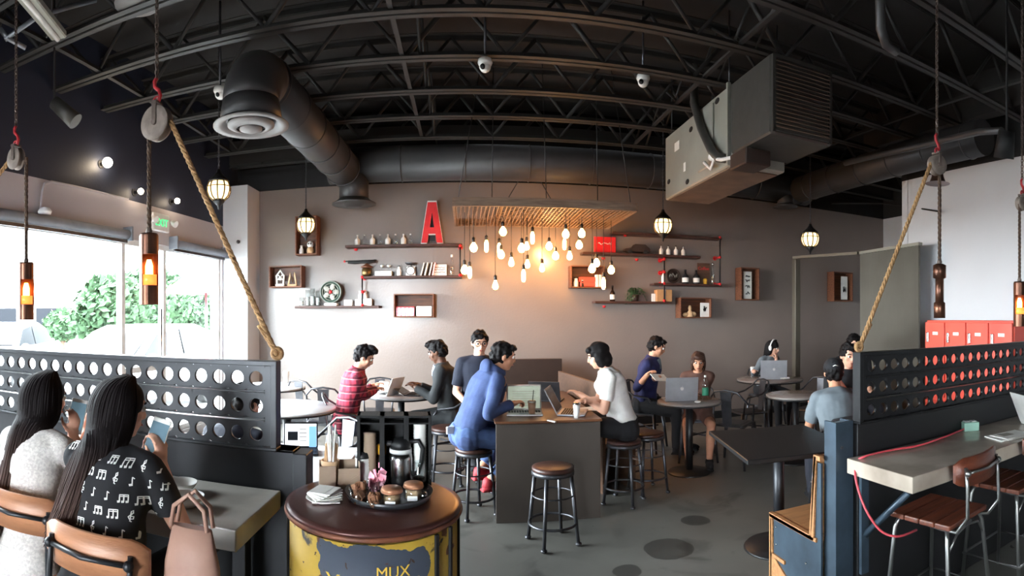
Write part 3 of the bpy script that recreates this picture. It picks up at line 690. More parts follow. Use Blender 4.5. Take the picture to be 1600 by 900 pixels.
m = MB(); m.box((.0, 0, .735), (.78, .9, .03), .004); m.build('table_top', 'black', t)
m = MB(); m.box((0, 0, .72), (.74, .86, .012)); m.cyl((0, 0, .03), (0, 0, .72), .04); m.build('pedestal', 'steeld', t)
m = MB(); m.lathe([(.001, .04), (.08, .035), (.24, .012), (.25, 0), (.001, 0)], seg=30); m.build('base', 'black', t)
t = thing('square_table', 'white rectangular table behind the left low wall under the small laptop', 'table', (-1.2, 3.3, 0), 0)
m = MB(); m.box((0, 0, .69), (.95, .95, .03), .004); m.build('table_top', 'marble', t)
m = MB(); m.cyl((0, 0, .03), (0, 0, .68), .04); m.build('pedestal', 'black', t)
m = MB(); m.lathe([(.001, .04), (.08, .035), (.24, .012), (.25, 0), (.001, 0)], seg=30); m.build('base', 'black', t)
# island table
t = thing('island_table', 'long wood-topped island table with a plain dark front panel', 'table', (.66, 4.3, 0))
m = MB(); m.box((0, .85, .79), (.86, 1.72, .02), .003); m.build('table_top', 'tabw', t)
m = MB(); m.box((0, .02, .388), (.84, .025, .776), .002); m.build('front_panel', 'islf', t)
m = MB(); m.box((0, .85, .765), (.78, 1.6, .03)); m.build('under_frame', 'black', t)
m = MB(); m.box((0, 1.65, .375), (.8, .03, .75)); m.build('rear_panel', 'islf', t)
# benches behind the island
t = thing('high_bench', 'dark high-backed bench against the back wall behind the island', 'bench', (.86, 7.35, 0))
m = MB(); m.box((0, .2, .52), (.95, .06, 1.04), .004); m.build('back_board', 'brownd', t)
m = MB(); m.box((0, -.05, .45), (.95, .45, .05), .004); m.box((0, -.25, .22), (.95, .03, .44)); m.build('seat', 'brownd', t)
t = thing('slanted_board_bench', 'brown wooden bench back running forward from the wall right of the island', 'bench', (0, 0, 0))
pa, pb = PR(874, 579, 6.3), PR(944, 596, 5.0)
for p in (pa, pb): p.z = 0
dv = pb-pa
m = MB(); m.box((pa+pb)/2+Vector((0, 0, .5)), (dv.length, .03, 1.0), .003, rot=(0, 0, math.atan2(dv.y, dv.x))); m.build('back_board', 'brownp', t)
nn = Vector((-dv.y, dv.x, 0)).normalized()
nn = nn if nn.x > 0 else -nn
m = MB(); m.box((pa+pb)/2+nn*.16+Vector((0, 0, .44)), (dv.length, .3, .04), .003, rot=(0, 0, math.atan2(dv.y, dv.x))); m.box((pa+pb)/2+nn*.3+Vector((0, 0, .21)), (dv.length, .03, .42), rot=(0, 0, math.atan2(dv.y, dv.x))); m.build('seat', 'brownp', t)
# bar chairs with bent plywood / slatted seat
def bar_chair(seatm, backm, frame):
    t = thing('bar_chair', '', 'bar chair'); h = .63
    m = MB()
    for k in range(4): m.box((0, -.135+.09*k, h), (.36, .086, .026), .006, seg=2)
    m.build('seat', seatm, t)
    m = MB(); n = 14; rings = []
    for i in range(n+1):
        a = (i/n-.5)*1.15; x = math.sin(a)*.36; y = -.25+.36*(math.cos(a)-1)*-.55*1; y = -.27+(1-math.cos(a))*.3
        hh = .068*(1-max(0, abs(i/n-.5)*2-.78)*1.9)
        rings.append([m.bm.verts.new((x, y+dy, h+.265+dz)) for dy, dz in ((0, -hh), (.0, hh), (.014, hh), (.014, -hh))])
    m.skin(rings, True); m.build('backrest', backm, t)
    m = MB()
    for sx in (-1, 1):
        m.tube([(sx*.1, .12, h-.03), (sx*.13, -.1, h-.03), (sx*.15, -.2, h-.02), (sx*.155, -.262, h+.06), (sx*.15, -.258, h+.2), (sx*.15, -.25, h+.29)], .009, 8)
        m.sph((sx*.15, -.262, h+.265), .017, 8)
    m.tube([(-.15, -.262, h+.265), (0, -.292, h+.265), (.15, -.262, h+.265)], .008, 8)
    m.build('back_frame', frame, t)
    for sx in (-1, 1):
        for sy in (-1, 1):
            m = MB(); m.tube([(sx*.08, sy*.12, h-.02), (sx*.15, sy*.145, h-.025), (sx*.165, sy*.155, h-.06), (sx*.21, sy*.2, .0)], .011, 8); m.build('leg', frame, t)
    m = MB(); y = .19
    m.tube([(sx*.2, sy*.19, .22) for sx, sy in ((-1, -1), (1, -1), (1, 1), (-1, 1))], .008, 8, True)
    m.build('footrest', frame, t)
    for sx in (-1, 1): m = MB(); m.tube([(sx*.17, -.16, .5), (sx*.1, -.17, .58), (sx*-.05, -.16, h-.03)], .006, 6); m.build('seat_brace', frame, t)
    return t
b1 = bar_chair('seatw', 'seatw', 'tube'); b1['label'] = 'slatted seat bar chair in full view at the right counter'; b1['group'] = 'bar chairs'; b1.location = (2.13, 1.83, 0); b1.rotation_euler.z = .12
dup(b1, (2.78, 1.84, 0), .05, 'bar chair cut off by the right edge of the picture')
b2 = bar_chair('ply', 'ply', 'steeld'); b2['label'] = 'plywood backed bar chair under the woman in white'; b2['group'] = 'bar chairs'; b2.location = (-1.53, 1.66, 0); b2.rotation_euler.z = .12
dup(b2, (-1.08, 1.56, 0), .05, 'plywood backed bar chair under the woman in the note-print top')
# ================================================================ DRUM AND CONDIMENTS
DC = Vector((math.sin(th(583.5))*1.96, math.cos(th(583.5))*1.96, 0)); DH = .97; DR = .308
def drum_mat():
    m = mat('painted_drum', (196, 162, 66), .5, col2=(156, 126, 48), scale=6, bump=.1); N, L = nodes(m); b = N['Principled BSDF']; src = b.inputs['Base Color'].links[0].from_socket; tc = N['Texture Coordinate']
    def layer(src, scale, p0, p1, col, dist=.6, band=None):
        n = N.new('ShaderNodeTexNoise'); n.inputs['Scale'].default_value = scale; n.inputs['Detail'].default_value = 8; n.inputs['Distortion'].default_value = dist; L.new(tc.outputs['Object'], n.inputs[0])
        r = N.new('ShaderNodeValToRGB'); r.color_ramp.elements[0].position = p0; r.color_ramp.elements[1].position = p1; L.new(n.outputs[0], r.inputs[0])
        x = N.new('ShaderNodeMixRGB'); L.new(r.outputs[0], x.inputs[0]); L.new(src, x.inputs[1]); x.inputs[2].default_value = lin(col); return x.outputs[0]
    # dark blue-grey worn print in the middle of the front (angle and height window)
    sp = N.new('ShaderNodeSeparateXYZ'); L.new(tc.outputs['Object'], sp.inputs[0])
    n = N.new('ShaderNodeTexNoise'); n.inputs['Scale'].default_value = 7; n.inputs['Detail'].default_value = 6; L.new(tc.outputs['Object'], n.inputs[0])
    def win(sock, c, hw):
        a = N.new('ShaderNodeMath'); a.operation = 'SUBTRACT'; L.new(sock, a.inputs[0]); a.inputs[1].default_value = c
        a2 = N.new('ShaderNodeMath'); a2.operation = 'ABSOLUTE'; L.new(a.outputs[0], a2.inputs[0])
        a3 = N.new('ShaderNodeMath'); a3.operation = 'MULTIPLY_ADD'; L.new(n.outputs[0], a3.inputs[0]); a3.inputs[1].default_value = .14; L.new(a2.outputs[0], a3.inputs[2])
        a4 = N.new('ShaderNodeMath'); a4.operation = 'LESS_THAN'; L.new(a3.outputs[0], a4.inputs[0]); a4.inputs[1].default_value = hw; return a4.outputs[0]
    w1 = win(sp.outputs['X'], .0, .235); w2 = win(sp.outputs['Z'], .69, .30)
    a = N.new('ShaderNodeMath'); a.operation = 'MULTIPLY'; L.new(w1, a.inputs[0]); L.new(w2, a.inputs[1])
    x = N.new('ShaderNodeMixRGB'); L.new(a.outputs[0], x.inputs[0]); L.new(src, x.inputs[1]); x.inputs[2].default_value = lin((66, 72, 84))
    s2 = layer(x.outputs[0], 9, .6, .62, (84, 48, 34)); s3 = layer(s2, 30, .66, .68, (60, 40, 32)); s4 = layer(s3, 4, .62, .66, (56, 50, 44), 2)
    L.new(s4, b.inputs['Base Color']); return m
M['drum'] = drum_mat()
M['drumtop'] = mat('rusty_steel_top', (62, 50, 51), .3, metal=.35, col2=(92, 46, 36), scale=1.8, bump=.04)
M['rustrim'] = mat('rust_rim', (134, 78, 52), .55, metal=.2, col2=(70, 42, 34), scale=14)
dr = thing('oil_drum_stand', 'worn yellow oil drum used as condiment stand', 'drum', DC, th(583.5)*-1)
m = MB(); m.lathe([(DR-.015, .0), (DR-.008, .02), (DR-.008, .3), (DR, .32), (DR-.008, .34), (DR-.008, .6), (DR, .62), (DR-.008, .64), (DR-.008, .93)], seg=64, cap=True); m.build('drum_body', 'drum', dr)
m = MB(); m.torus((0, 0, DH-.022), DR, .009, seg=64); m.build('rolled_rim', 'rustrim', dr); m = MB(); m.torus((0, 0, .01), DR-.01, .012, seg=64); m.build('rolled_rim', 'rustrim', dr)
m = MB(); m.lathe([(.001, DH), (DR-.02, DH), (DR+.004, DH-.004), (DR+.004, DH-.014), (.001, DH-.014)], seg=64); m.build('top_plate', 'drumtop', dr)
for a in (-1.32, .72, .98, 1.3):
    m = MB(); p = Vector((math.sin(a)*(DR-.005), -math.cos(a)*(DR-.005), .48)); m.box(p, (.014, .01, .9), rot=(0, 0, a)); m.build('dark_stripe', 'blackm', dr)
def drumtext(s, size, mb, ac, z, mi=0):
    text_mesh(s, size, mb, (0, 0, 0), (1, 0, 0), (0, 0, 1), .001, mi, warp=lambda c: Vector((math.sin(ac+c.x/DR)*(DR-.005+c.z), -math.cos(ac+c.x/DR)*(DR-.005+c.z), z+c.y)))
M['sign_y'] = mat('sign_yellow', (214, 176, 70), .6)
for w_ in (('You', .085, -.28, .775), ('MUX', .05, .2, .83), ('of', .075, .38, .77)): m = MB(); drumtext(w_[0], w_[1], m, w_[2], w_[3]); m.build('painted_lettering', 'sign_y', dr)
m = MB()
for q in (.03, .04):
    m.tube([Vector((math.sin(-.02+q*math.cos(k/6*pi)*3.0)*(DR-.003), -math.cos(-.02+q*math.cos(k/6*pi)*3.0)*(DR-.003), .79+q*math.sin(k/6*pi))) for k in range(7)], .0018, 5)
m.build('painted_swirl', 'ceram', dr)
def on_drum(px, py, z=DH): p = PZ(px, py, z); return p
# tray
tp = PZ(608, 772, DH+.006); TR = .158; tp.z = DH
tr = thing('round_tray', 'round dark metal tray on the drum top', 'tray', tp)
m = MB(); m.lathe([(.001, .004), (TR-.012, .004), (TR, .022), (TR+.004, .022), (TR-.008, 0), (.001, 0)], seg=48); m.build('tray_dish', 'gun', tr)
TZ = DH+.0045
M['lidtan'] = mat('jar_lid_tan', (186, 134, 100), .4, metal=.3, col2=(150, 100, 76), scale=30)
def glass_jar(px, py, fill, lb, r=.036, h=.05, lid=None):
    p = PZ(px, py, TZ); t = thing('glass_jar', lb, 'jar', p, 0, 'glass jars on the tray')
    m = MB(); m.lathe([(r*.8, 0), (r, .006), (r, h), (r-.004, h), (r-.004, .008), (.001, .006)], seg=24, cap=False); m.build('glass', 'glassb', t)
    m = MB()
    if fill == 'brownsg':
        rnd = random.Random(px)
        for k in range(34): m.box((rnd.uniform(-.5, .5)*r, rnd.uniform(-.5, .5)*r, .012+rnd.random()*(h-.006)), (.018, .006, .026), rot=(rnd.uniform(-.5, .5), rnd.uniform(-.5, .5), rnd.uniform(0, 3)))
    elif fill == 'pink':
        rnd = random.Random(px)
        for k in range(30): m.box((rnd.uniform(-.55, .55)*r, rnd.uniform(-.55, .55)*r, .02+rnd.random()*h), (.03, .003, .03), rot=(rnd.uniform(-.4, .4), rnd.uniform(-.4, .4), rnd.uniform(0, 3)), mi=0)
    else: m.lathe([(.001, .007), (r-.006, .007), (r-.006, h*.7), (.001, h*.72)], seg=20)
    f = m.build('contents', fill, t); f['kind'] = 'stuff'
    if lid:
        m = MB(); m.lathe([(r*1.02, h-.008), (r*1.03, h+.003), (r*.97, h+.008), (.001, h+.008)], seg=24); m.torus((0, 0, h-.004), r, .003, seg=24, ss=6); m.build('lid', lid, t)
        m = MB(); m.box((0, -r-.004, .014), (.036, .003, .018), .002); m.build('label_tag', 'white', t)
    return t
glass_jar(561, 786, 'brownsg', 'glass jar of brown sugar packets at the left of the tray', .036, .055)
glass_jar(590, 772, 'pink', 'glass jar of pink sweetener packets behind the others', .036, .055)
glass_jar(584, 792, 'brownsg', 'low jar of brown sugar packets at the front of the tray', .028, .03)
glass_jar(612, 788, 'kraft2', 'lidded spice jar with white tag in the middle of the tray', .036, .05, 'lidtan')
glass_jar(646, 780, 'kraft2', 'lidded spice jar with white tag right of the tray centre', .034, .05, 'lidtan')
glass_jar(662, 782, 'chrome', 'small empty glass jar at the right rim of the tray', .018, .04)
# bottles on tray
p = PZ(567, 755, TZ); t = thing('shaker', 'white shaker with black lid at the back left of the tray', 'shaker', p)
m = MB(); m.lathe([(.001, 0), (.03, 0), (.032, .05), (.03, .1), (.001, .1)], seg=20); m.build('shaker_body', 'ceram', t)
m = MB(); m.lathe([(.03, .1), (.031, .105), (.026, .122), (.001, .124)], seg=20); m.build('lid', 'black', t)
p = PZ(596, 752, TZ); t = thing('syrup_bottle', 'dark bottle with bright yellow cap on the tray', 'bottle', p)
m = MB(); m.lathe([(.001, 0), (.024, 0), (.026, .06), (.024, .09), (.014, .105), (.014, .112), (.001, .112)], seg=20); m.build('bottle_body', 'syrup', t)
m = MB(); m.lathe([(.019, .108), (.02, .14), (.016, .145), (.001, .145)], seg=16); m.build('cap', 'gold', t)
m = MB(); m.box((0, -.0265, .07), (.016, .002, .02)); m.build('label_patch', 'pink', t)
p = PZ(626, 757, TZ); t = thing('steel_carafe', 'steel vacuum carafe with black lid and curved handle on the tray', 'carafe', p)
m = MB(); m.lathe([(.001, 0), (.043, 0), (.046, .02), (.046, .1), (.042, .125), (.001, .125)], seg=28); m.build('carafe_body', 'chrome', t)
m = MB(); m.lathe([(.043, .125), (.043, .14), (.001, .14)], seg=28); m.build('collar', 'white', t)
m = MB(); m.lathe([(.04, .14), (.04, .16), (.028, .178), (.001, .182)], seg=28); m.box((-.035, -.01, .16), (.04, .02, .02), .006); m.build('lid', 'black', t)
m = MB(); m.tube([(.035, 0, .165), (.07, 0, .17), (.085, 0, .14), (.08, 0, .09), (.068, 0, .05), (.045, 0, .04)], .009, 10); m.build('handle', 'black', t)
p = PZ(655, 762, TZ); t = thing('milk_jug', 'small clear glass pitcher at the right of the tray', 'jug', p)
m = MB(); m.lathe([(.02, 0), (.026, .01), (.026, .06), (.018, .08), (.02, .1), (.018, .1), (.016, .08), (.023, .058), (.023, .012), (.001, .006)], seg=22, cap=False); m.tube([(.024, 0, .07), (.045, 0, .06), (.045, 0, .03), (.025, 0, .02)], .004, 6); m.build('jug_body', 'glassb', t)
m = MB(); m.lathe([(.001, .007), (.021, .01), (.021, .04), (.001, .04)], seg=20); m.build('contents', 'syrup', t)
# organiser
p = PZ(618, 752, DH); p = Vector((math.sin(th(616))*2.15, math.cos(th(616))*2.15, DH))
og = thing('cup_organiser', 'black three-bay cup organiser standing behind the tray', 'organiser', p, -th(616))
m = MB(); W, H_, Dp = .285, .272, .1
for x in (-.5, -.17, .17, .5): m.box((x*(W-.012), 0, H_/2), (.012 if abs(x) > .3 else .02, Dp, H_), .001)
m.box((0, Dp/2-.004, H_/2), (W, .008, H_)); m.box((0, 0, .005), (W, Dp, .01)); m.box((0, 0, H_-.004), (W, Dp, .008))
m.build('case', 'blackm', og)
m = MB(); m.box((0, -.02, H_-.03), (W-.02, .06, .006)); m.build('shelf', 'blackm', og)
def cup_stack(x, h, mt, lb):
    q = p+Matrix.Rotation(-th(616), 3, 'Z') @ Vector((x, -.012, .011))
    t = thing('cup_stack', lb, 'stack of cups', q)
    m = MB(); n = int(h/.012)
    m.lathe([(.001, 0), (.024, 0)]+[(r_, z_) for k in range(n) for r_, z_ in ((.0265, k*.012+.006), (.025, k*.012+.012))]+[(.027, h), (.001, h)], seg=22); m.build('nested_cups', mt, t)
cup_stack(-.095, .19, 'kraft', 'stack of brown paper cups in the left bay of the organiser')
cup_stack(.1, .225, 'ceram', 'stack of white paper cups in the right bay of the organiser')
cup_stack(.003, .11, 'black', 'short stack of dark lids in the middle bay of the organiser')
# kraft holder + stirrers
p = PZ(530, 762, DH); hd = thing('card_holder', 'brown card holder box left of the organiser', 'box', p, .3)
m = MB(); w = .075
m.box((0, .03, .05), (w*2, .003, .1)); m.box((-w, 0, .045), (.003, .062, .09)); m.box((w, 0, .05), (.003, .062, .1)); m.box((-.045, -.03, .045), (.06, .003, .09)); m.box((.035, -.03, .04), (.08, .003, .08)); m.box((0, 0, .002), (w*2, .06, .003))
m.prism([(-.03, 0), (.07, 0), (.07, .055)], (0, -.034, 0), (1, 0, 0), (0, 0, 1), (0, .003, 0))
m.build('holder_box', 'kraft', hd)
q = p+Vector((-.035, .0, .004)); t = thing('stirrer_cup', 'paper cup packed with wooden stirrers and wrapped straws', 'cup of stirrers', q)
m = MB(); m.lathe([(.026, 0), (.036, .1), (.034, .1), (.024, .004), (.001, .003)], seg=22, cap=False); m.build('paper_cup', 'kraft2', t)
rnd = random.Random(3)
for k in range(22):
    a, rr = rnd.uniform(0, 6.3), rnd.uniform(.002, .02); m = MB(); m.box((math.cos(a)*rr*1.25, math.sin(a)*rr*1.25, .085), (.006, .0016, .15+rnd.uniform(-.02, .02)), rot=(-math.sin(a)*rr*6, math.cos(a)*rr*6, a)); m.build('stirrer', 'kraft2', t)
for k in range(9):
    a, rr = rnd.uniform(0, 6.3), rnd.uniform(.002, .018); m = MB(); b = Vector((math.cos(a)*rr, math.sin(a)*rr, .03)); m.cyl(b, b+Vector((math.cos(a)*rr*1.2, math.sin(a)*rr*1.2, .165+rnd.uniform(0, .04))), .0035, seg=6); m.build('wrapped_straw', 'paper', t)
# plate + napkins
p = PZ(507, 782, DH); t = thing('napkin_plate', 'small white plate of folded napkins at the front left of the drum top', 'plate', p)
m = MB(); m.lathe([(.001, .004), (.045, .004), (.064, .014), (.066, .013), (.045, 0), (.001, 0)], seg=36); m.build('plate', 'ceram', t)
for k in range(7):
    n_ = thing('paper_napkin', 'folded white paper napkin, %s from the bottom of the pile on the plate' % ORD[k], 'napkin', p+Vector((rnd.uniform(-.006, .006), rnd.uniform(-.006, .006), .0055+.0052*k)), .3+.18*k, 'napkins on the plate')
    m = MB(); m.box((0, 0, 0), (.098, .088, .0044), .002); m.box((0, .001, .0024), (.094, .04, .001)); m.build('napkin_sheet', 'paper', n_)
# ================================================================ WALL SHELVES AND BOXES
WY = DY-.002
def wx(px, Y): return Y*math.tan(th(px))
def wz(px, py, Y): return ZC+(CY-py)*Y/math.cos(th(px))/R0
BOXI = {}
def shadow_box(x0, y0, x1, y1, lb, depth=.2, nm='crate_box'):
    """crate seen between two pixels (front opening)"""
    Y = WY-depth; a = Vector((wx(x0, Y), Y, wz((x0+x1)/2, y1, Y))); b = Vector((wx(x1, Y), Y, wz((x0+x1)/2, y0, Y))); w, h = b.x-a.x, b.z-a.z
    t = thing(nm, lb, 'wall box', (a.x+w/2, WY-depth/2, a.z), 0, 'wooden crate boxes on the back wall'); k = .018
    m = MB(); m.box((0, depth/2-.006, h/2), (w, .01, h)); m.build('back_board', 'walnut', t)
    for nm_, c, d in (('side_board', (-w/2+k/2, 0, h/2), (k, depth, h)), ('side_board', (w/2-k/2, 0, h/2), (k, depth, h)), ('bottom_board', (0, 0, k/2), (w-2*k, depth, k)), ('top_board', (0, 0, h-k/2), (w-2*k, depth, k))):
        m = MB(); m.box(c, d, .002); m.build(nm_, 'crate', t)
    return Vector((a.x+w/2, WY-depth*.6, a.z+k)), w-2*k, h-2*k
def shelf(x0, y0, x1, y1, lb, depth=.2, dark=True):
    """board whose front edge runs between two pixels"""
    Y = WY-depth; xa, xb = wx(x0, Y), wx(x1, Y); z = (wz(x0, y0, Y)+wz(x1, y1, Y))/2
    t = thing('wall_shelf', lb, 'shelf', ((xa+xb)/2, WY-depth/2, z), 0, 'pipe shelves on the back wall')
    m = MB(); m.box((0, 0, -.015), (xb-xa, depth, .034), .004); m.build('board', 'shelfw', t)
    return t, z+.002
def pipe_leg(px, pys, lb=None, par=None, Y=WY-.19):
    zs = [wz(px, p, Y) for p in pys]; x = wx(px, Y)
    l = par.location
    m = MB(); m.cyl((x-l.x, Y-l.y, zs[0]-l.z), (x-l.x, Y-l.y, zs[-1]-l.z), .011, seg=10); m.build('pipe', 'black', par)
    for z in zs:
        m = MB(); m.sph((x-l.x, Y-l.y, z-l.z), .024, 10); m.cyl((x-l.x, Y-l.y, z-l.z), (x-l.x, WY-l.y-.002, z-l.z), .014, seg=8); m.cyl((x-l.x, WY-l.y-.012, z-l.z), (x-l.x, WY-l.y-.002, z-l.z), .035, seg=14); m.build('pipe_fitting', 'red', par)
def fit(px, py, par, Y=WY-.1):
    l = par.location; m = MB(); p = Vector((wx(px, Y), Y, wz(px, py, Y)))-l; m.lathe([(.001, -.0), (.022, 0), (.024, .02), (.034, .03), (.001, .031)], p+Vector((0, 0, -.035)), 14); m.build('pipe_fitting', 'red', par)
S1, z1 = shelf(539, 383, 722, 381, 'top left shelf carrying the red letter and eight small bottles'); fit(556, 388, S1); pipe_leg(719, (384, 430), par=S1)
S2, z2 = shelf(566, 431, 722, 431, 'middle left shelf with the kitchen scale')
S3, z3 = shelf(460, 477, 592, 479, 'lowest left shelf with the round green fan'); pipe_leg(566, (433, 456, 477), par=S3)
R1, y1_ = shelf(958, 363, 1128, 370, 'bare top right shelf above the lantern'); fit(977, 366, R1); pipe_leg(1125, (371, 402, 444), par=R1)
R2, y2_ = shelf(911, 396, 1095, 398, 'second right shelf with the red sign and dark model'); fit(943, 402, R2); fit(995, 404, R2); fit(1038, 400, R2)
R3, y3_ = shelf(1022, 443, 1128, 444, 'short right shelf with black bottles and the coffee poster')
R4, y4_ = shelf(930, 471, 1046, 471, 'lowest right shelf holding the trailing plant'); fit(944, 477, R4); pipe_leg(1038, (405, 425, 443, 470), par=R4)
SY = WY-.11
def item(px, z, Y=SY): return Vector((wx(px, Y), Y, z))
def pxm(n, px, Y=SY): return n*Y/math.cos(th(px))/R0
def bottle(px, z, h, r, mt, nm, lb, cap=None, group=None, Y=SY, label_=None, neck=.35):
    t = thing(nm, lb, 'bottle', item(px, z, Y), 0, group)
    m = MB(); m.lathe([(.001, 0), (r*.92, 0), (r, h*.04), (r, h*.5), (r*.8, h*.6), (r*neck, h*.72), (r*neck, h*.9), (.001, h*.9)], seg=18); m.build('bottle_body', mt, t)
    m = MB(); m.lathe([(r*neck*1.15, h*.88), (r*neck*1.2, h), (.001, h)], seg=12); m.build('cap', cap or 'white', t)
    if label_: m = MB(); m.lathe([(r*1.01, h*.12), (r*1.02, h*.13), (r*1.02, h*.42), (r*1.01, h*.43)], seg=18); m.build('label_band', label_, t)
    return t
for k, px in enumerate((558.5, 569.5, 582, 594, 606, 618, 630.5, 641.5)):
    bottle(px, z1, .155, .04, 'glassb' if k % 2 else 'ceram', 'cruet_bottle', 'small pale bottle on the top left shelf, %s from the left in its row' % ORD[k], 'ceram', 'small bottles on the top left shelf', neck=.28)
for k, px in enumerate((1033, 1044, 1056, 1067.5)):
    bottle(px, y2_, .15, .034, 'ceram', 'cruet_bottle', 'small pale bottle on the second right shelf, %s from the left in its row' % ORD[k], 'chrome', 'small bottles on the second right shelf', neck=.28)
# letter A
Y = WY-.13; sc0 = pxm(1, 675, Y); t = thing('marquee_letter', 'big red letter A standing on the top left shelf', 'letter', Vector((wx(675, Y), Y, z1)))
ah, aw = 68*sc0, 36*sc0
A = [(-aw/2, 0), (-aw*.2, ah), (aw*.2, ah), (aw/2, 0), (aw*.24, 0), (aw*.19, ah*.2), (-aw*.19, ah*.2), (-aw*.24, 0)]
def letterA(mb, s, y, d, mi=0):
    for poly in ([(-.5, 0), (-.2, 1), (0, 1), (0, .74), (-.1, .38), (0, .38), (0, .22), (-.16, .22), (-.22, 0)],):
        P = [(a*aw*s, ah/2+(b-.5)*ah*s) for a, b in poly]; mb.prism(P, (0, y, 0), (1, 0, 0), (0, 0, 1), (0, d, 0), mi); mb.prism([(-a, b) for a, b in P][::-1], (0, y, 0), (1, 0, 0), (0, 0, 1), (0, d, 0), mi)
m = MB(); letterA(m, 1.0, 0, .09); m.build('letter_case', ['ceram'], t)
m = MB(); letterA(m, .93, -.006, .006); m.build('letter_face', 'red', t)
m = MB(); m.box((0, .1, ah*.5), (aw*.25, .01, ah*.8)); m.build('backing', 'black', t)
# middle-left shelf items
t = thing('rolled_banner', 'dark rolled banner on a rod jutting left above the middle shelf', 'banner', item(565, wz(565, 408, SY)))
m = MB(); m.cyl((-.24, 0, 0), (.22, 0, .01), .009); m.tube([(-.2, 0, -.01), (-.1, .01, -.02), (0, 0, -.01), (.1, 0, -.015), (.2, 0, 0)], .022, 8); m.build('cloth', 'blackm', t)
m = MB(); m.sph((-.25, 0, 0), .018, 8); m.build('finial', 'red', t)
t = thing('brass_pot', 'ornate brass pot with a wide lid on the middle left shelf', 'pot', item(573, z2))
m = MB(); m.lathe([(.001, 0), (.06, 0), (.075, .04), (.07, .1), (.05, .12), (.001, .12)], seg=20); m.build('pot_body', 'brass', t)
m = MB(); m.lathe([(.055, .12), (.09, .13), (.08, .145), (.03, .17), (.001, .2)], seg=20); m.build('lid', 'crate', t)
t = thing('white_case', 'low white case on the middle left shelf', 'case', item(600, z2)); m = MB(); m.box((0, 0, .035), (.24, .14, .07), .006); m.build('case_body', 'ceram', t)
m = MB(); m.box((0, -.072, .045), (.2, .004, .004)); m.build('seam_line', 'gun', t)
for px, k in ((597, 'left'), (607.5, 'right')):
    t = thing('glass_cup', k+' small stemmed glass on the low white case', 'glass', item(px, z2+.071)); m = MB(); m.lathe([(.03, 0), (.032, .01), (.012, .02), (.01, .045), (.03, .06), (.036, .1), (.033, .1), (.02, .06), (.001, .05)], seg=16, cap=False); m.build('glass_body', 'glassb', t)
    m = MB(); m.lathe([(.001, .053), (.022, .06), (.03, .09), (.001, .092)], seg=14); m.build('contents', 'ceram', t)
bottle(623.5, z2, .15, .035, 'ceram', 'jar_bottle', 'white capped bottle between the white case and the scale', 'black', neck=.5)
t = thing('kitchen_scale', 'white kitchen scale with round dial and weighing pan', 'scale', item(642, z2))
m = MB(); m.prism([(-.07, 0), (.07, 0), (.055, .13), (-.055, .13)], (0, -.04, 0), (1, 0, 0), (0, 0, 1), (0, .09, 0)); m.build('scale_body', 'ceram', t)
m = MB(); m.cyl((0, -.042, .07), (0, -.06, .07), .06, seg=26); d_ = m.build('dial', 'ceram', t); m = MB(); m.torus((0, -.058, .07), .058, .005, (0, 1, 0)); m.box((0, -.063, .085), (.004, .002, .04)); m.build('dial_marks', 'black', d_)
m = MB(); m.cyl((0, 0, .13), (0, 0, .165), .01); m.lathe([(.001, .165), (.06, .17), (.085, .19), (.088, .188), (.06, .163), (.001, .16)], seg=24); m.build('pan', 'gun', t)
rb = random.Random(5)
for k, (px, a, mt_, lb) in enumerate(((658, .25, 'kraft', 'tan leaning book nearest the kitchen scale'), (664, .25, 'paper', 'pale leaning book second from the kitchen scale'), (671, .22, 'kraft', 'brown upright book beside the framed sign'), (676, .2, 'redwall', 'reddish book touching the framed sign'))):
    t = thing('book', lb, 'book', item(px, z2), 0, 'books on the middle left shelf'); t.rotation_euler = (0, a, 0)
    m = MB(); m.box((0, 0, .095), (.022, .13, .19), .002); m.build('cover', mt_, t); m = MB(); m.box((.001, -.003, .095), (.016, .128, .184)); m.build('pages', 'paper', t)
def squig(mb, x0, x1, z, y, amp=.01, n=18, r=.0022, seed=1):
    rr = random.Random(seed); mb.tube([(x0+(x1-x0)*i/n, y, z+rr.uniform(-amp, amp)) for i in range(n+1)], r, 4)
t = thing('framed_sign', 'white framed sign with three dark lines on the middle left shelf', 'sign', item(687, z2, SY-.02))
m = MB(); m.box((0, 0, .08), (.2, .02, .16), .003); m.build('board', 'ceram', t)
for z, s_ in ((.115, 1), (.085, 2), (.05, 3)):
    m = MB(); squig(m, -.075, .075, z, -.011, .008, 16, .0035, s_); m.build('sign_line', 'black', t)
bottle(706, z2, .3, .035, 'glassb', 'glass_bottle', 'tall clear glass bottle at the end of the middle left shelf', 'ceram', neck=.4)
# lowest-left shelf
for px, h, lb in ((471.5, .13, 'short pale tumbler at the far left of the lowest left shelf'), (481, .24, 'tall clear glass, left of three on the lowest shelf'), (488.5, .26, 'tall clear glass, middle of three on the lowest shelf'), (497, .22, 'tall clear glass beside the green fan')):
    t = thing('tall_glass', lb, 'glass', item(px, z3), 0, 'glasses on the lowest left shelf'); m = MB(); m.lathe([(.03, 0), (.034, .01), (.036, h), (.033, h), (.03, .015), (.001, .01)], seg=18, cap=False); m.build('glass_body', 'glassb', t)
    m = MB(); m.lathe([(.001, .01), (.028, .012), (.03, h*.55), (.001, h*.55)], seg=14); m.build('contents', 'ceram', t)
t = thing('round_fan', 'old round green fan on a base on the lowest left shelf', 'fan', item(518, z3, SY-.02))
m = MB(); m.lathe([(.001, .05), (.13, .045), (.14, .0), (.155, .0), (.165, .04), (.155, .1), (.1, .13), (.001, .13)], (0, -.06, .2), 36, ax=(0, 1, 0)); m.build('housing', 'dkgreen', t)
m = MB()
for r in (.155, .12, .085, .05): m.torus((0, -.062, .2), r, .003, (0, 1, 0), 32, 6)
m.build('grille_ring', 'unit', t)
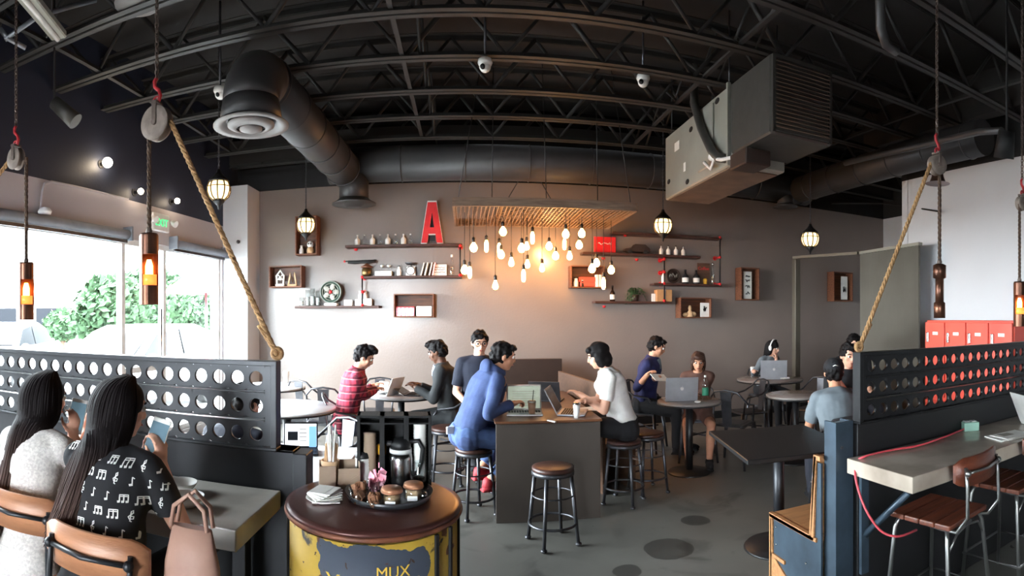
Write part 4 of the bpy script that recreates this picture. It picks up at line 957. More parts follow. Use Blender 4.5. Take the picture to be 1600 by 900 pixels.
for k in range(5):
    a = k*2*pi/5; m = MB(); m.sph((math.cos(a)*.075, -.045, .2+math.sin(a)*.075), (.05, .006, .035), 12, rot=(0, -a, 0)); m.build('blade', 'unit', t)
m = MB(); m.sph((0, -.06, .2), (.025, .02, .025)); m.build('hub', 'red', t)
m = MB(); m.box((0, 0, .02), (.2, .14, .04), .015); m.cyl((0, 0, .03), (0, 0, .06), .03); m.build('base', 'ceram', t)
for px, w, h, lb in ((545, .12, .085, 'small white carton beside the green fan'), (561, .1, .09, 'white carton left of the pipe on the lowest shelf'), (574.5, .13, .1, 'white carton at the right end of the lowest left shelf')):
    t = thing('white_carton', lb, 'carton', item(px, z3), 0, 'white cartons on the lowest left shelf'); m = MB(); m.box((0, 0, h/2), (w, .1, h), .003); m.build('carton', 'ceram', t); m = MB(); m.box((0, -.051, h*.5), (w*.3, .002, h*.2)); m.build('label_patch', 'unit', t)
for px, lb in ((563, 'left'), (571, 'right')):
    bottle(px, z3+.101, .11, .03, 'ceram', 'small_jar', lb+' small white jar on top of the cartons', 'ceram', neck=.7)
# crates
c, w, h = shadow_box(461, 337, 495, 398, 'tall crate box behind the second lantern on the left wall end')
bottle(471, c.z, .13, .035, 'ceram', 'small_jar', 'white jar inside the tall crate', 'ceram', Y=c.y, neck=.6)
t = thing('skull_figure', 'pale ornate figurine inside the tall crate', 'figurine', Vector((wx(485, c.y), c.y, c.z))); m = MB(); m.lathe([(.001, 0), (.05, 0), (.055, .05), (.045, .09), (.03, .1), (.001, .1)], seg=16); m.build('body', 'kraft2', t)
m = MB(); m.sph((0, 0, .14), (.05, .045, .05)); m.build('head', 'paper', t)
for sx in (-1, 1): m = MB(); m.sph((sx*.018, -.04, .145), .012, 8); m.build('eye', 'black', t)
c, w, h = shadow_box(420, 415, 471, 449, 'wide crate box lowest at the left end, above the pillar table')
t = thing('carved_ornament', 'white carved ornament at the left in the wide crate', 'ornament', Vector((wx(438, c.y), c.y, c.z)))
m = MB(); m.box((0, 0, .02), (.14, .06, .04), .01); m.tube([(-.05, 0, .04), (-.06, 0, .16), (0, 0, .24), (.06, 0, .16), (.05, 0, .04)], .016, 8); m.tube([(-.04, 0, .1), (.04, 0, .18)], .01, 6); m.tube([(.04, 0, .1), (-.04, 0, .18)], .01, 6); m.sph((0, 0, .12), .03, 10); m.build('carving', 'paper', t)
t = thing('carved_ornament', 'white carved ornament at the right in the wide crate', 'ornament', Vector((wx(457, c.y), c.y, c.z)))
m = MB(); m.box((0, 0, .015), (.15, .06, .03), .01); m.tube([(-.06, 0, .03), (-.03, 0, .2), (0, 0, .06), (.03, 0, .2), (.06, 0, .03)], .016, 8); m.build('carving', 'kraft2', t)
c, w, h = shadow_box(615, 459, 678, 496, 'wide crate box under the middle left shelf')
for k in range(9):
    t = thing('card_box', 'red-topped card box, %s from the left in the wide crate' % ORD[k], 'small box', Vector((c.x-w/2+.025+.029*k, c.y, c.z)), 0, 'red and white boxes in the lower left crate')
    m = MB(); m.box((0, 0, .06), (.026, .1, .12), .002); m.build('box_body', 'ceram' if k % 2 else 'pink', t); m = MB(); m.box((0, 0, .128), (.027, .102, .016)); m.build('lid', 'red', t)
t = thing('white_block', 'white paper carton at the right in the lower left crate', 'carton', Vector((c.x+w*.27, c.y, c.z))); m = MB(); m.box((0, 0, .07), (.22, .1, .14), .006); m.build('carton', 'ceram', t); m = MB(); m.box((.02, -.051, .08), (.03, .002, .02)); m.build('label_patch', 'unit', t)
c, w, h = shadow_box(892, 415, 945, 450, 'crate box under the bulbs, right of the bright patch')
bottle(900, c.z, .14, .04, 'ceram', 'small_jar', 'white lidded jar at the left in the crate by the bulbs', 'black', Y=c.y, neck=.7)
bottle(910, c.z, .1, .025, 'black', 'small_jar', 'small black jar in the crate by the bulbs', 'ceram', Y=c.y, neck=.6)
t = thing('orange_box', 'orange box in the crate by the bulbs', 'box', Vector((wx(918, c.y), c.y+.02, c.z+.04))); m = MB(); m.box((0, 0, .07), (.26, .06, .07), .003); m.box((0, 0, 0), (.22, .08, .07), .01); m.build('box_body', 'redwall', t)
for px in (932, 936.5, 941):
    t = thing('white_book', 'pale upright booklet, %s in the crate by the bulbs' % {932: 'left', 936.5: 'middle', 941: 'right'}[px], 'booklet', Vector((wx(px, c.y), c.y, c.z)), 0, 'booklets in the crate by the bulbs'); m = MB(); m.box((0, 0, .09), (.034, .1, .18), .002); m.build('cover', 'paper', t)
c, w, h = shadow_box(1063, 465, 1112, 497, 'crate box under the short right shelf')
t = thing('toy_figure', 'small pale figurine group in the crate under the right shelf', 'figurine', Vector((wx(1078, c.y), c.y, c.z)))
m = MB(); m.lathe([(.001, 0), (.06, 0), (.05, .06), (.02, .1), (.03, .13), (.02, .17), (.001, .18)], (0, 0, 0), 14); m.sph((-.07, 0, .035), (.05, .04, .035)); m.sph((.06, 0, .04), (.045, .04, .04)); m.build('figurine_body', 'kraft2', t)
t = thing('drawing_card', 'white card with a dark drawing in the crate under the right shelf', 'card', Vector((wx(1101, c.y-.02), c.y-.02, c.z))); m = MB(); m.box((0, 0, .11), (.15, .012, .22), .002); m.build('card', 'paper', t)
m = MB(); squig(m, -.03, .03, .13, -.008, .05, 14, .005, 9); m.build('drawing', 'black', t)
c, w, h = shadow_box(1158, 418, 1187, 469, 'tall crate box right of the shelves')
t = thing('drawing_card', 'tall white card with dark marks in the tall crate right of the shelves', 'card', Vector((wx(1168, c.y-.02), c.y-.02, c.z))); m = MB(); m.box((0, 0, h*.46), (.15, .012, h*.9), .002); m.build('card', 'paper', t)
for z, s_ in ((.1, 4), (.2, 5), (.3, 6), (.38, 7)):
    m = MB(); squig(m, -.04, .04, z, -.008, .025, 12, .006, s_); m.build('drawing', 'black', t)
Y = WY-.001
c, w, h = shadow_box(1303, 425, 1333, 471, 'tall crate box in shadow beyond the metal door frame')
t = thing('drawing_card', 'tall white card in the shadowed crate beyond the door frame', 'card', Vector((wx(1319, c.y-.02), c.y-.02, c.z))); m = MB(); m.box((0, 0, h*.46), (.15, .012, h*.85), .002); m.build('card', 'paper', t)
m = MB(); squig(m, -.03, .03, .2, -.008, .06, 14, .006, 8); m.build('drawing', 'black', t)
# right shelf items
t = thing('red_sign', 'small red sign with white squiggle lettering at the left end of the second right shelf', 'sign', item(945, y2_)); w, h = pxm(35, 945), pxm(24, 945)
m = MB(); m.box((0, 0, h/2+.01), (w, .02, h), .003); m.build('board', 'red', t); m = MB(); squig(m, -.1, .1, h*.62, -.012, .02, 18, .005, 12); m.build('lettering', 'paper', t)
t = thing('model_car', 'dark old-fashioned model car on the second right shelf', 'model car', item(995, y2_))
m = MB(); m.prism([(-.2, .03), (-.19, .07), (-.08, .09), (-.04, .14), (.12, .14), (.19, .08), (.2, .03)], (0, -.05, 0), (1, 0, 0), (0, 0, 1), (0, .1, 0)); m.build('car_body', 'brownd', t)
for x in (-.12, .12): m = MB(); m.cyl((x, -.06, .03), (x, .06, .03), .03); m.build('wheel', 'black', t)
bottle(1036.5, y3_, .2, .03, 'ceram', 'slim_bottle', 'slim white bottle behind the red pipe fitting', 'red', neck=.4)
t = thing('ornate_disc', 'dark round ornate disc standing on the short right shelf', 'ornament', item(1052, y3_)); m = MB(); m.torus((0, 0, .12), .1, .012, (0, 1, 0)); m.lathe([(.001, 0), (.09, 0), (.09, .012), (.001, .012)], (0, 0, .12), 26, ax=(0, 1, 0)); m.build('disc', 'brownd', t); m = MB(); squig(m, -.06, .06, .13, -.01, .04, 14, .008, 21); m.build('relief', 'unit', t)
for px, lb in ((1071, 'left'), (1088, 'right')):
    bottle(px, y3_, .22, .052, 'black', 'dark_bottle', lb+' black bottle with pale label on the short right shelf', 'black', 'black bottles on the short right shelf', label_='paper', neck=.3)
t = thing('coffee_poster', 'small brown poster with red script behind the black bottles', 'poster', item(1099, y3_, WY-.05)); w, h = pxm(22, 1099), pxm(34, 1099)
m = MB(); m.box((0, 0, h/2), (w, .012, h), .002); m.build('board', 'brownp', t); m = MB(); text_mesh('Coffee', .07, m, (0, -.0075, h*.68), (1, 0, 0), (0, 0, 1), .002); m.build('lettering', 'red', t)
m = MB(); m.lathe([(.001, 0), (.03, 0), (.034, .08), (.02, .1), (.001, .1)], (.02, -.02, .0), 12); m.build('cup_picture', 'gold', t)
bottle(1113.5, y3_, .34, .03, 'glassb', 'glass_bottle', 'tall clear bottle at the right end of the short right shelf', 'chrome', neck=.5)
bottle(957, y4_, .23, .038, 'syrup', 'wine_bottle', 'dark bottle with white label at the left of the lowest right shelf', 'black', label_='paper', neck=.35)
t = thing('trailing_plant', 'dark green trailing plant on the lowest right shelf', 'plant', item(992, y4_))
m = MB(); m.lathe([(.001, 0), (.05, 0), (.065, .1), (.055, .1), (.001, .09)], seg=18); m.build('pot', 'brownd', t)
m = MB(); rr = random.Random(11)
for k in range(26):
    a = rr.uniform(0, 2*pi); q = rr.uniform(.06, .19); e = Vector((math.cos(a)*q, math.sin(a)*q*.5-.02, .08-rr.uniform(-.1, .14)))
    md = Vector((e.x*.5, e.y*.5, .2)); m.tube([(0, 0, .08), md, e], .003, 4)
    for s_ in range(5):
        b = md.lerp(e, s_/4) if s_ else md*.6; d = Vector((rr.uniform(-1, 1), rr.uniform(-1, 1), rr.uniform(-.5, .5))).normalized(); u = d.orthogonal().normalized()
        vs = [m.bm.verts.new(b), m.bm.verts.new(b+d*.022+u*.012), m.bm.verts.new(b+d*.05), m.bm.verts.new(b+d*.022-u*.012)]; m._fin([m.bm.faces.new(vs)], 0, False)
m.build('foliage', 'leaf', t, recalc=False)
t = thing('small_card', 'small white card beside the tan box', 'card', item(1021, y4_)); m = MB(); m.box((0, 0, .06), (.06, .02, .12), .002); m.build('card', 'paper', t)
t = thing('tan_box', 'tan cardboard box at the right end of the lowest right shelf', 'box', item(1036, y4_)); m = MB(); m.box((0, 0, .09), (.24, .14, .18), .003); m.build('box_body', 'kraftbox', t); m = MB(); m.box((0, -.071, .09), (.03, .002, .18)); m.build('tape', 'paper', t)
t = thing('door_stop_camera', 'tiny black security camera on the white pillar', 'security camera', PR(373, 378, 8.0)+Vector((0, -.0, 0)));
pl = PY(373, 378, 7.40); t.location = pl; m = MB(); m.sph((0, -.02, 0), .028); m.build('housing', 'black', t); m = MB(); m.cyl((0, .02, .02), (0, -.02, 0), .01); m.build('bracket', 'black', t)
# ================================================================ CHANDELIER
ch = thing('lattice_canopy', 'wide lattice-bottomed wooden canopy hung above the bulbs', 'light canopy', (.92, 6.8, 2.9))
m = MB(); W, D = 2.1, 1.35
for y in (-D/2, D/2): m.box((0, y, 0), (W, .03, .1), .002)
for x in (-W/2, W/2): m.box((x, 0, 0), (.03, D, .1), .002)
for x in (-.5, 0, .5): m.box((x, 0, .02), (.03, D, .05))
m.build('frame', 'lath', ch)
m = MB()
for k in range(44):
    x = -W/2+.03+(W-.06)*k/43
    m.box((x, 0, -.045), (.012, D-.04, .006))
    if k % 2 == 0: m.box((x+.03, 0, -.038), (.01, D*1.05, .005), rot=(0, 0, .5) if abs(x) < .72 else (0, 0, .05))
m.build('lattice', 'lath', ch)
def chain(p0, p1, par=None, r=.004, ln=.03, mt='gun', name='chain', off=Vector((0, 0, 0)), **kw):
    m = MB(); p0, p1 = Vector(p0)-off, Vector(p1)-off; d = p1-p0; n = max(2, int(d.length/(ln*.72))); u, v = MB.frame(d); dn = d.normalized()
    for k in range(n):
        c = p0+d*((k+.5)/n); a = u if k % 2 else v
        m.tube([c+dn*math.cos(q*pi/3)*ln*.5+a*math.sin(q*pi/3)*ln*.28 for q in range(6)], r, 5, True)
    return m.build(name, mt, par, **kw)
for x, y, tx in ((-1.0, -.6, -.72), (-.62, -.6, -.6), (-.5, .6, -.2), (.0, -.6, -.05), (.4, .6, .1), (.6, -.6, .58), (1.0, -.6, .75)):
    m = MB(); m.cyl((x, y, .05), (tx, y, 1.7 if y < 0 else .56), .006, seg=6); m.build('hanging_cable', 'black', ch)
BULBS = [(726, 422, 'g', 6.5), (734, 424, 't', 6.9), (740, 387, 'g', 6.4), (760, 383, 't', 6.8), (780, 387, 't', 7.1), (786, 362, 'g', 6.6), (783, 398, 'g', 6.9), (799, 410, 'a', 6.6), (774, 446, 'a', 6.4), (815, 388, 'g', 6.5), (823, 385, 'a', 7.0), (832, 370, 't', 6.7), (824, 413, 'a', 6.9), (818, 429, 't', 6.5), (858, 385, 'h', 7.42), (868, 400, 'h', 7.42), (847, 419, 'a', 7.0), (884, 366, 'g', 6.6), (882, 380, 't', 7.1), (890, 400, 'a', 6.7), (909, 365, 'g', 6.6), (905, 383, 'g', 6.9), (925, 420, 'g', 6.5), (932, 411, 'g', 6.9), (943, 441, 't', 6.6), (955, 422, 'g', 6.8)]
KN = {'h': 'brightest round', 'g': 'round', 't': 'tube shaped', 'a': 'teardrop'}
for k, (px, py, kd, Y) in enumerate(sorted(BULBS)):
    p = PY(px, py, Y); t = thing('pendant_bulb', '%s filament bulb hanging below the lattice canopy, %s from the left' % (KN[kd], ORD[k]), 'pendant bulb', p, 0, 'filament bulbs under the lattice canopy')
    pf = {'h': [(.001, -.052), (.025, -.046), (.043, -.02), (.045, .002), (.036, .028), (.018, .052), (.014, .064)], 'g': [(.001, -.052), (.025, -.046), (.043, -.02), (.045, .002), (.036, .028), (.018, .052), (.014, .064)], 't': [(.001, -.09), (.018, -.084), (.024, -.06), (.024, .03), (.014, .055), (.013, .066)], 'a': [(.001, -.05), (.022, -.045), (.036, -.022), (.034, .0), (.018, .045), (.014, .064)]}[kd]
    m = MB(); m.lathe(pf, seg=16); m.build('bulb_glass', 'bulbh' if kd == 'h' else 'bulbw', t)
    m = MB(); m.lathe([(.016, .06), (.02, .066), (.02, .11), (.008, .125)], seg=12); m.build('socket', 'black', t)
    m = MB(); m.cyl((0, 0, .12), (0, 0, 2.895-p.z), .004, seg=6); m.build('flex', 'black', t)
# ================================================================ LANTERNS
def lantern():
    t = thing('lantern_pendant', '', 'lantern', (0, 0, 0))
    m = MB(); m.lathe([(.07, .095), (.105, .075), (.122, .03), (.12, -.02), (.1, -.07), (.06, -.105)], seg=24, cap=True); m.build('glass_jar', 'bulbl', t)
    m = MB()
    for k in range(10):
        a = 2*pi*k/10; c, s_ = math.cos(a), math.sin(a); m.tube([(c*r, s_*r, z) for r, z in ((.075, .1), (.11, .077), (.127, .03), (.125, -.02), (.105, -.072), (.06, -.112))], .008, 5)
    m.torus((0, 0, .03), .128, .005); m.build('wire_cage', 'brass', t)
    m = MB(); m.lathe([(.115, .085), (.11, .105), (.06, .15), (.025, .19), (.02, .22), (.001, .225)], seg=24); m.build('cap', 'black', t)
    m = MB(); m.lathe([(.065, -.1), (.06, -.13), (.02, -.17), (.008, -.21), (.001, -.215)], seg=20); m.build('finial', 'black', t)
    return t
LB = [('lantern pendant, big one nearest the shop window', 342, 297, 5.9), ('lantern pendant in front of the tall crate', 478, 352, 7.5), ('lantern pendant over the right shelves', 1036, 353, 7.45), ('lantern pendant far right beside the metal door frame', 1266, 374, 7.85)]
ls = None
for lb, px, py, r in LB:
    p = PR(px, py, r)
    ls_ = lantern() if ls is None else dup(ls); ls = ls or ls_
    ls_.location = p; ls_['label'] = lb; ls_['group'] = 'lantern pendants'
for o in [o for o in C.objects if o.name.startswith('lantern_pendant')]:
    ln = 4.6-.22-o.location.z
    chain((0, 0, .22), (0, 0, .22+ln), o, .004, .035, 'gun', 'chain')
# ================================================================ PULLEY LAMPS
def rope(m, p0, p1, r, turns=None, sag=0, tail=0):
    p0, p1 = Vector(p0), Vector(p1); d = p1-p0; L_ = d.length; n = max(8, int(L_/.012)); u, v = MB.frame(d); tw = 2*pi*L_/.09
    for s_ in range(3):
        pts = []
        for i in range(n+1):
            q = i/n; a = tw*q+s_*2*pi/3; pts.append(p0+d*q+u*math.cos(a)*r*.5+v*math.sin(a)*r*.5)
        m.tube(pts, r*.58, 6)
def pulley_lamp(pp, lamp_top, lamp_bot, rope_to, lb, kind, chain_top, wr=.065, anchor=True, px_=0):
    """pp wheel centre, lamp hung below it, rope end at the partition"""
    t = thing('pulley_lamp', lb, 'pulley lamp', pp, 0, 'pulley lamps over the partitions'); l = Vector(pp)
    m = MB(); m.lathe([(.001, -.018), (wr*.6, -.02), (wr, -.022), (wr, -.014), (wr*.82, -.006), (wr*.82, .006), (wr, .014), (wr, .022), (wr*.6, .02), (.001, .018)], (0, 0, 0), 30, ax=(.15, 1, 0)); m.build('pulley_wheel', 'pulley', t)
    m = MB(); m.cyl((-.003, -.03, 0), (.003, .03, 0), .012); m.build('axle', 'iron', t)
    m = MB()
    for sy in (-1, 1): m.box((0, sy*.027, wr*.55), (.022, .005, wr*1.25), .001)
    m.box((0, 0, wr*1.18), (.03, .06, .012), .002); m.build('pulley_strap', 'iron', t)
    m = MB(); z0 = wr*1.2; m.tube([(0, 0, z0), (.012, 0, z0+.01), (.02, 0, z0+.03), (.012, 0, z0+.055), (-.01, 0, z0+.075), (-.012, 0, z0+.1), (0, 0, z0+.115)], .009, 8); m.torus((0, 0, z0+.012), .016, .006, (0, 1, 0), 14, 6); m.build('hook', 'redhook', t)
    chain((0, 0, z0+.11), (0, 0, chain_top-l.z), t, .0035, .03, 'iron')
    lt, lbm = Vector(lamp_top)-l, Vector(lamp_bot)-l
    m = MB(); rope(m, (lt.x, lt.y, -.01), lt, .011); m.build('lamp_rope', 'roped', t)
    m = MB(); re = Vector(rope_to)-l; rope(m, (wr*.9*(1 if re.x > 0 else -1), 0, 0), re, .0125)
    if anchor: m.torus(re+Vector((0, 0, .01)), .02, .011, (0, 1, 0), 14, 7); rope(m, re+Vector((-.012 if re.x > 0 else .012, 0, .02)), re*.88+Vector((.012 if re.x < 0 else -.012, 0, 0)), .009)
    m.build('guy_rope', 'rope', t)
    H_ = lt.z-lbm.z; R_ = .045; b = t
    # copper tube with a window cut in its side
    m = MB(); seg = 28; z_a, z_b = lbm.z+H_*.27, lbm.z+H_*.7
    if kind == 0:
        az = math.atan2(-l.x, l.y)  # towards the camera
        fr = math.atan2(-l.y, -l.x)+.35
        def ringz(z): return [Vector((lt.x+math.cos(2*pi*i/seg)*R_, lt.y+math.sin(2*pi*i/seg)*R_, z)) for i in range(seg)]
        for z0_, z1_, cut in ((lbm.z, z_a, False), (z_a, z_b, True), (z_b, lt.z-.012, False)):
            a_, b_ = ringz(z0_), ringz(z1_)
            for i in range(seg):
                ang = 2*pi*(i+.5)/seg; df = (ang-fr+pi) % (2*pi)-pi
                if cut and abs(df) < 1.15: continue
                j = (i+1) % seg; cen = Vector((lt.x, lt.y, 0))
                def inn(v): return Vector((cen.x+(v.x-cen.x)*.9, cen.y+(v.y-cen.y)*.9, v.z))
                q = [a_[i], a_[j], b_[j], b_[i]]; lo = [m.bm.verts.new(v) for v in q]; hi = [m.bm.verts.new(inn(v)) for v in q]; m.skin([lo, hi], True, 0, True)
        m.lathe([(R_, lt.z-.012), (R_*.9, lt.z), (.001, lt.z)], (lt.x, lt.y, 0), seg); m.lathe([(R_*.9, lbm.z), (.001, lbm.z)], (lt.x, lt.y, 0), seg)
        m.build('copper_shade', 'copper', t)
        m = MB(); m.cyl((lt.x, lt.y, z_a+.002), (lt.x, lt.y, z_a+(z_b-z_a)*.35), R_*.8, seg=18); m.build('amber_insert', 'amber', t)
        m = MB(); m.lathe([(.001, 0), (.014, .005), (.018, .03), (.018, .07), (.01, .1)], (lt.x, lt.y, z_a+.02), 16); m.build('bulb', 'bulbc', t)
    else:
        m.lathe([(.001, lbm.z), (.035, lbm.z), (.035, lbm.z+H_*.28), (.026, lbm.z+H_*.3), (.026, lbm.z+H_*.72), (.04, lbm.z+H_*.74), (.04, lt.z-.01), (.02, lt.z), (.001, lt.z)], (lt.x, lt.y, 0), 26); m.build('copper_shade', 'copper', t)
    m = MB(); m.lathe([(.012, lt.z-.004), (.016, lt.z+.01), (.01, lt.z+.03)], (lt.x, lt.y, 0), 12); m.build('cord_grip', 'iron', t)
    return t
def PP(px, py, Y=YP): return PY(px, py, Y)
def lamp(px_w, py_w, px_l, py0, py1, rt, lb, kind=0, wr=.065):
    pw = PP(px_w, py_w); x = PP(px_l, py0).x; zt = PP(px_l, py0).z; zb = PP(px_l, py1).z
    return pulley_lamp(pw, (x, YP, zt), (x, YP, zb), rt, lb, kind, 4.6, wr)
lamp(245, 193, 233, 365, 476, PP(433, 556)+Vector((0, 0, .0)), 'copper pulley lamp whose rope slants down to the left partition end', 0, .08)
lamp(25, 248, 41, 410, 500, (-3.9, YP, 1.44), 'copper pulley lamp at the far left edge over the partition', 0, .062)
lamp(1464, 258, 1468, 412, 497, PP(1342, 545), 'slim stepped copper pulley lamp whose rope slants to the right partition end', 1, .06)
lamp(1597, 318, 1593, 440, 510, (4.1, YP, 1.44), 'copper pulley lamp cut by the right edge of the picture', 0, .055)
t = thing('hanging_reflector', 'small brown conical reflector hung behind the right pulley', 'reflector', PP(1465, 285, 2.6)); m = MB(); m.lathe([(.09, -.01), (.06, 0), (.045, .04), (.03, .13), (.001, .135)], seg=24); m.build('cone', 'copper', t); m = MB(); m.cyl((0, 0, .13), (0, 0, 4.6-t.location.z), .004, seg=6); m.build('wire', 'black', t)
# ================================================================ PEOPLE
for nm, c, c2 in (('skin_light', (222, 170, 144), (206, 152, 126)), ('skin_tan', (196, 142, 112), (180, 126, 98)), ('skin_dark', (104, 68, 50), (88, 56, 42))):
    M[nm] = mat(nm, c, .5, col2=c2, scale=12)
M['hair_black'] = mat('hair_black', (24, 20, 20), .6, col2=(14, 12, 13), scale=30, st=(6, 6, 1))
M['hair_long'] = mat('hair_brown_black', (22, 17, 18), .72, col2=(22, 17, 18), scale=20, st=(8, 8, 1))
def ombre(m, z0, z1, c):
    N, L = nodes(m); b = N['Principled BSDF']; src = b.inputs['Base Color'].links[0].from_socket; tc = N['Texture Coordinate']; sp = N.new('ShaderNodeSeparateXYZ'); L.new(tc.outputs['Object'], sp.inputs[0])
    r = N.new('ShaderNodeMapRange'); L.new(sp.outputs['Z'], r.inputs[0]); r.inputs[1].default_value = z1; r.inputs[2].default_value = z0; r.inputs[3].default_value = 0; r.inputs[4].default_value = .6
    x = N.new('ShaderNodeMixRGB'); L.new(r.outputs[0], x.inputs[0]); L.new(src, x.inputs[1]); x.inputs[2].default_value = lin(c); L.new(x.outputs[0], b.inputs['Base Color'])
ombre(M['hair_long'], .86, 1.2, (104, 80, 72))
M['hair_tips'] = mat('hair_tips', (112, 88, 80), .45, col2=(56, 42, 40), scale=30, st=(8, 8, 1))
M['hair_brown'] = mat('hair_brown', (72, 50, 40), .45, col2=(48, 32, 28), scale=30)
for k_ in ('hair_black', 'hair_long', 'hair_brown'): nodes(M[k_])[0]['Principled BSDF'].inputs['Specular IOR Level'].default_value = .15
M['navy'] = mat('navy_cloth', (30, 34, 50), .85, scale=20, bump=.1)
M['hoodie'] = mat('blue_hoodie_cloth', (62, 78, 118), .9, col2=(48, 60, 96), scale=14, bump=.15)
M['suit'] = mat('charcoal_cloth', (44, 46, 48), .8, scale=20)
M['whitec'] = mat('white_cloth', (228, 226, 222), .85, col2=(206, 202, 198), scale=14, bump=.15)
M['lace'] = mat('cream_lace_cloth', (208, 202, 196), .9, col2=(186, 180, 175), scale=90, bump=.4, bs=160, contrast=.1)
M['jean'] = mat('denim', (74, 96, 140), .85, col2=(54, 72, 112), scale=20, bump=.1)
M['dtrouser'] = mat('dark_trousers', (40, 42, 52), .85)
M['greyc'] = mat('grey_tee', (112, 120, 126), .9, col2=(98, 106, 112), scale=14)
M['bluej'] = mat('blue_jacket', (34, 38, 84), .8, col2=(26, 28, 64), scale=14)
M['blackc'] = mat('black_cloth', (24, 24, 28), .85)
M['lip'] = mat('lip', (150, 78, 72), .5)
M['shoe'] = mat('red_shoe', (176, 48, 56), .6); M['eyew'] = mat('eye_white', (226, 222, 216), .3)
def plaid():
    m = mat('red_plaid', (186, 52, 74), .85); N, L = nodes(m); b = N['Principled BSDF']; tc = N['Texture Coordinate']; sp = N.new('ShaderNodeSeparateXYZ'); L.new(tc.outputs['Object'], sp.inputs[0])
    last = None
    for ax, f, w, c in (('Z', 14, .4, (70, 24, 40)), ('Y', 14, .35, (70, 24, 40)), ('X', 14, .35, (84, 26, 44)), ('Z', 14, .12, (220, 130, 140))):
        a = N.new('ShaderNodeMath'); a.operation = 'MULTIPLY'; L.new(sp.outputs[ax], a.inputs[0]); a.inputs[1].default_value = f
        fr = N.new('ShaderNodeMath'); fr.operation = 'FRACT'; L.new(a.outputs[0], fr.inputs[0])
        lt = N.new('ShaderNodeMath'); lt.operation = 'LESS_THAN'; L.new(fr.outputs[0], lt.inputs[0]); lt.inputs[1].default_value = w
        ml = N.new('ShaderNodeMath'); ml.operation = 'MULTIPLY'; L.new(lt.outputs[0], ml.inputs[0]); ml.inputs[1].default_value = .75
        x = N.new('ShaderNodeMixRGB'); L.new(ml.outputs[0], x.inputs[0])
        if last: L.new(last, x.inputs[1])
        else: x.inputs[1].default_value = lin((186, 52, 74))
        x.inputs[2].default_value = lin(c); last = x.outputs[0]
    L.new(last, b.inputs['Base Color']); return m
M['plaid'] = plaid()
M['paleblue'] = mat('pale_blue_cotton', (176, 190, 222), .8); M['brownt'] = mat('brown_dress', (92, 62, 52), .85, scale=14); M['tanc'] = mat('iced_coffee', (176, 136, 108), .4); M['green2'] = mat('green_label', (40, 130, 100), .5)
def remesh(mb, voxel, sm=4, disp=None):
    bmesh.ops.recalc_face_normals(mb.bm, faces=mb.bm.faces[:])
    me = bpy.data.meshes.new('r'); mb.bm.to_mesh(me); mb.bm.free(); ob = bpy.data.objects.new('r', me); C.objects.link(ob)
    r = ob.modifiers.new('r', 'REMESH'); r.mode = 'VOXEL'; r.voxel_size = voxel; r.use_smooth_shade = True
    s = ob.modifiers.new('s', 'SMOOTH'); s.factor = .5; s.iterations = sm
    dg = bpy.context.evaluated_depsgraph_get(); dg.update()
    out = bpy.data.meshes.new_from_object(ob.evaluated_get(dg)); bpy.data.objects.remove(ob); bpy.data.meshes.remove(me)
    if disp:
        amp, f = disp; nr = [v.normal.copy() for v in out.vertices]
        for v, n in zip(out.vertices, nr): v.co += n*amp*mnoise.noise(v.co*f)
    for p in out.polygons: p.use_smooth = True
    return out
def obj_mesh(me, name, mt, parent=None, off=Vector((0, 0, 0))):
    me.transform(Matrix.Translation(-off)); me.name = name; me.materials.clear(); me.materials.append(M[mt]); o = bpy.data.objects.new(name, me); C.objects.link(o)
    if parent: o.parent = parent
    return o
def ik(a, b, l1, l2, pole):
    d = b-a; L_ = min(d.length, (l1+l2)*.995); n = d.normalized(); x = (l1*l1-l2*l2+L_*L_)/(2*L_); h = math.sqrt(max(l1*l1-x*x, 0)); p = pole-n*pole.dot(n)
    p = p.normalized() if p.length > 1e-4 else n.orthogonal().normalized()
    return a+n*x+p*h, a+n*L_
def hand(mb, w, d, nrm, side, curl=.5, s=1.0, spread=.0):
    """w wrist, d finger direction, nrm back-of-hand normal; side +1 when the thumb lies along +across"""
    d = d.normalized(); nrm = (nrm-d*nrm.dot(d)).normalized(); ac = d.cross(nrm)*side
    mb.sph(w+d*.045*s, (.038*s, .05*s, .014*s), 12, rot=Matrix((ac, d, nrm)).transposed())
    mb.cyl(w-d*.01, w+d*.03*s, .021*s, .027*s, seg=10)
    for k, (o, ln) in enumerate(((.031, .068), (.0105, .078), (-.0105, .072), (-.031, .056))):
        a = w+d*(.08-.004*abs(k-1))*s+ac*o*s; r = .0085*s; dd = (d+ac*spread*o*10).normalized(); prev = a; ang = 0
        for j, f in enumerate((.45, .32, .23)):
            ang += curl*(.7 if j == 0 else .9); v = dd*math.cos(ang)-nrm*math.sin(ang); nx = prev+v*ln*f*s
            mb.cyl(prev, nx, r*(1-.08*j), r*(.92-.08*j), seg=8); mb.sph(nx, r*(.92-.08*j), 8); prev = nx
        mb.sph(a, r*1.1, 8)
    a = w+d*.025*s+ac*.03*s; v = (d*.62+ac*.68-nrm*.3*curl).normalized(); b = a+v*.035*s; c = b+(d*.9+ac*.25-nrm*.45*curl).normalized()*.03*s
    mb.cyl(a, b, .012*s, .0095*s, seg=8); mb.sph(b, .0096*s, 8); mb.cyl(b, c, .0095*s, .0075*s, seg=8); mb.sph(c, .0075*s, 8)
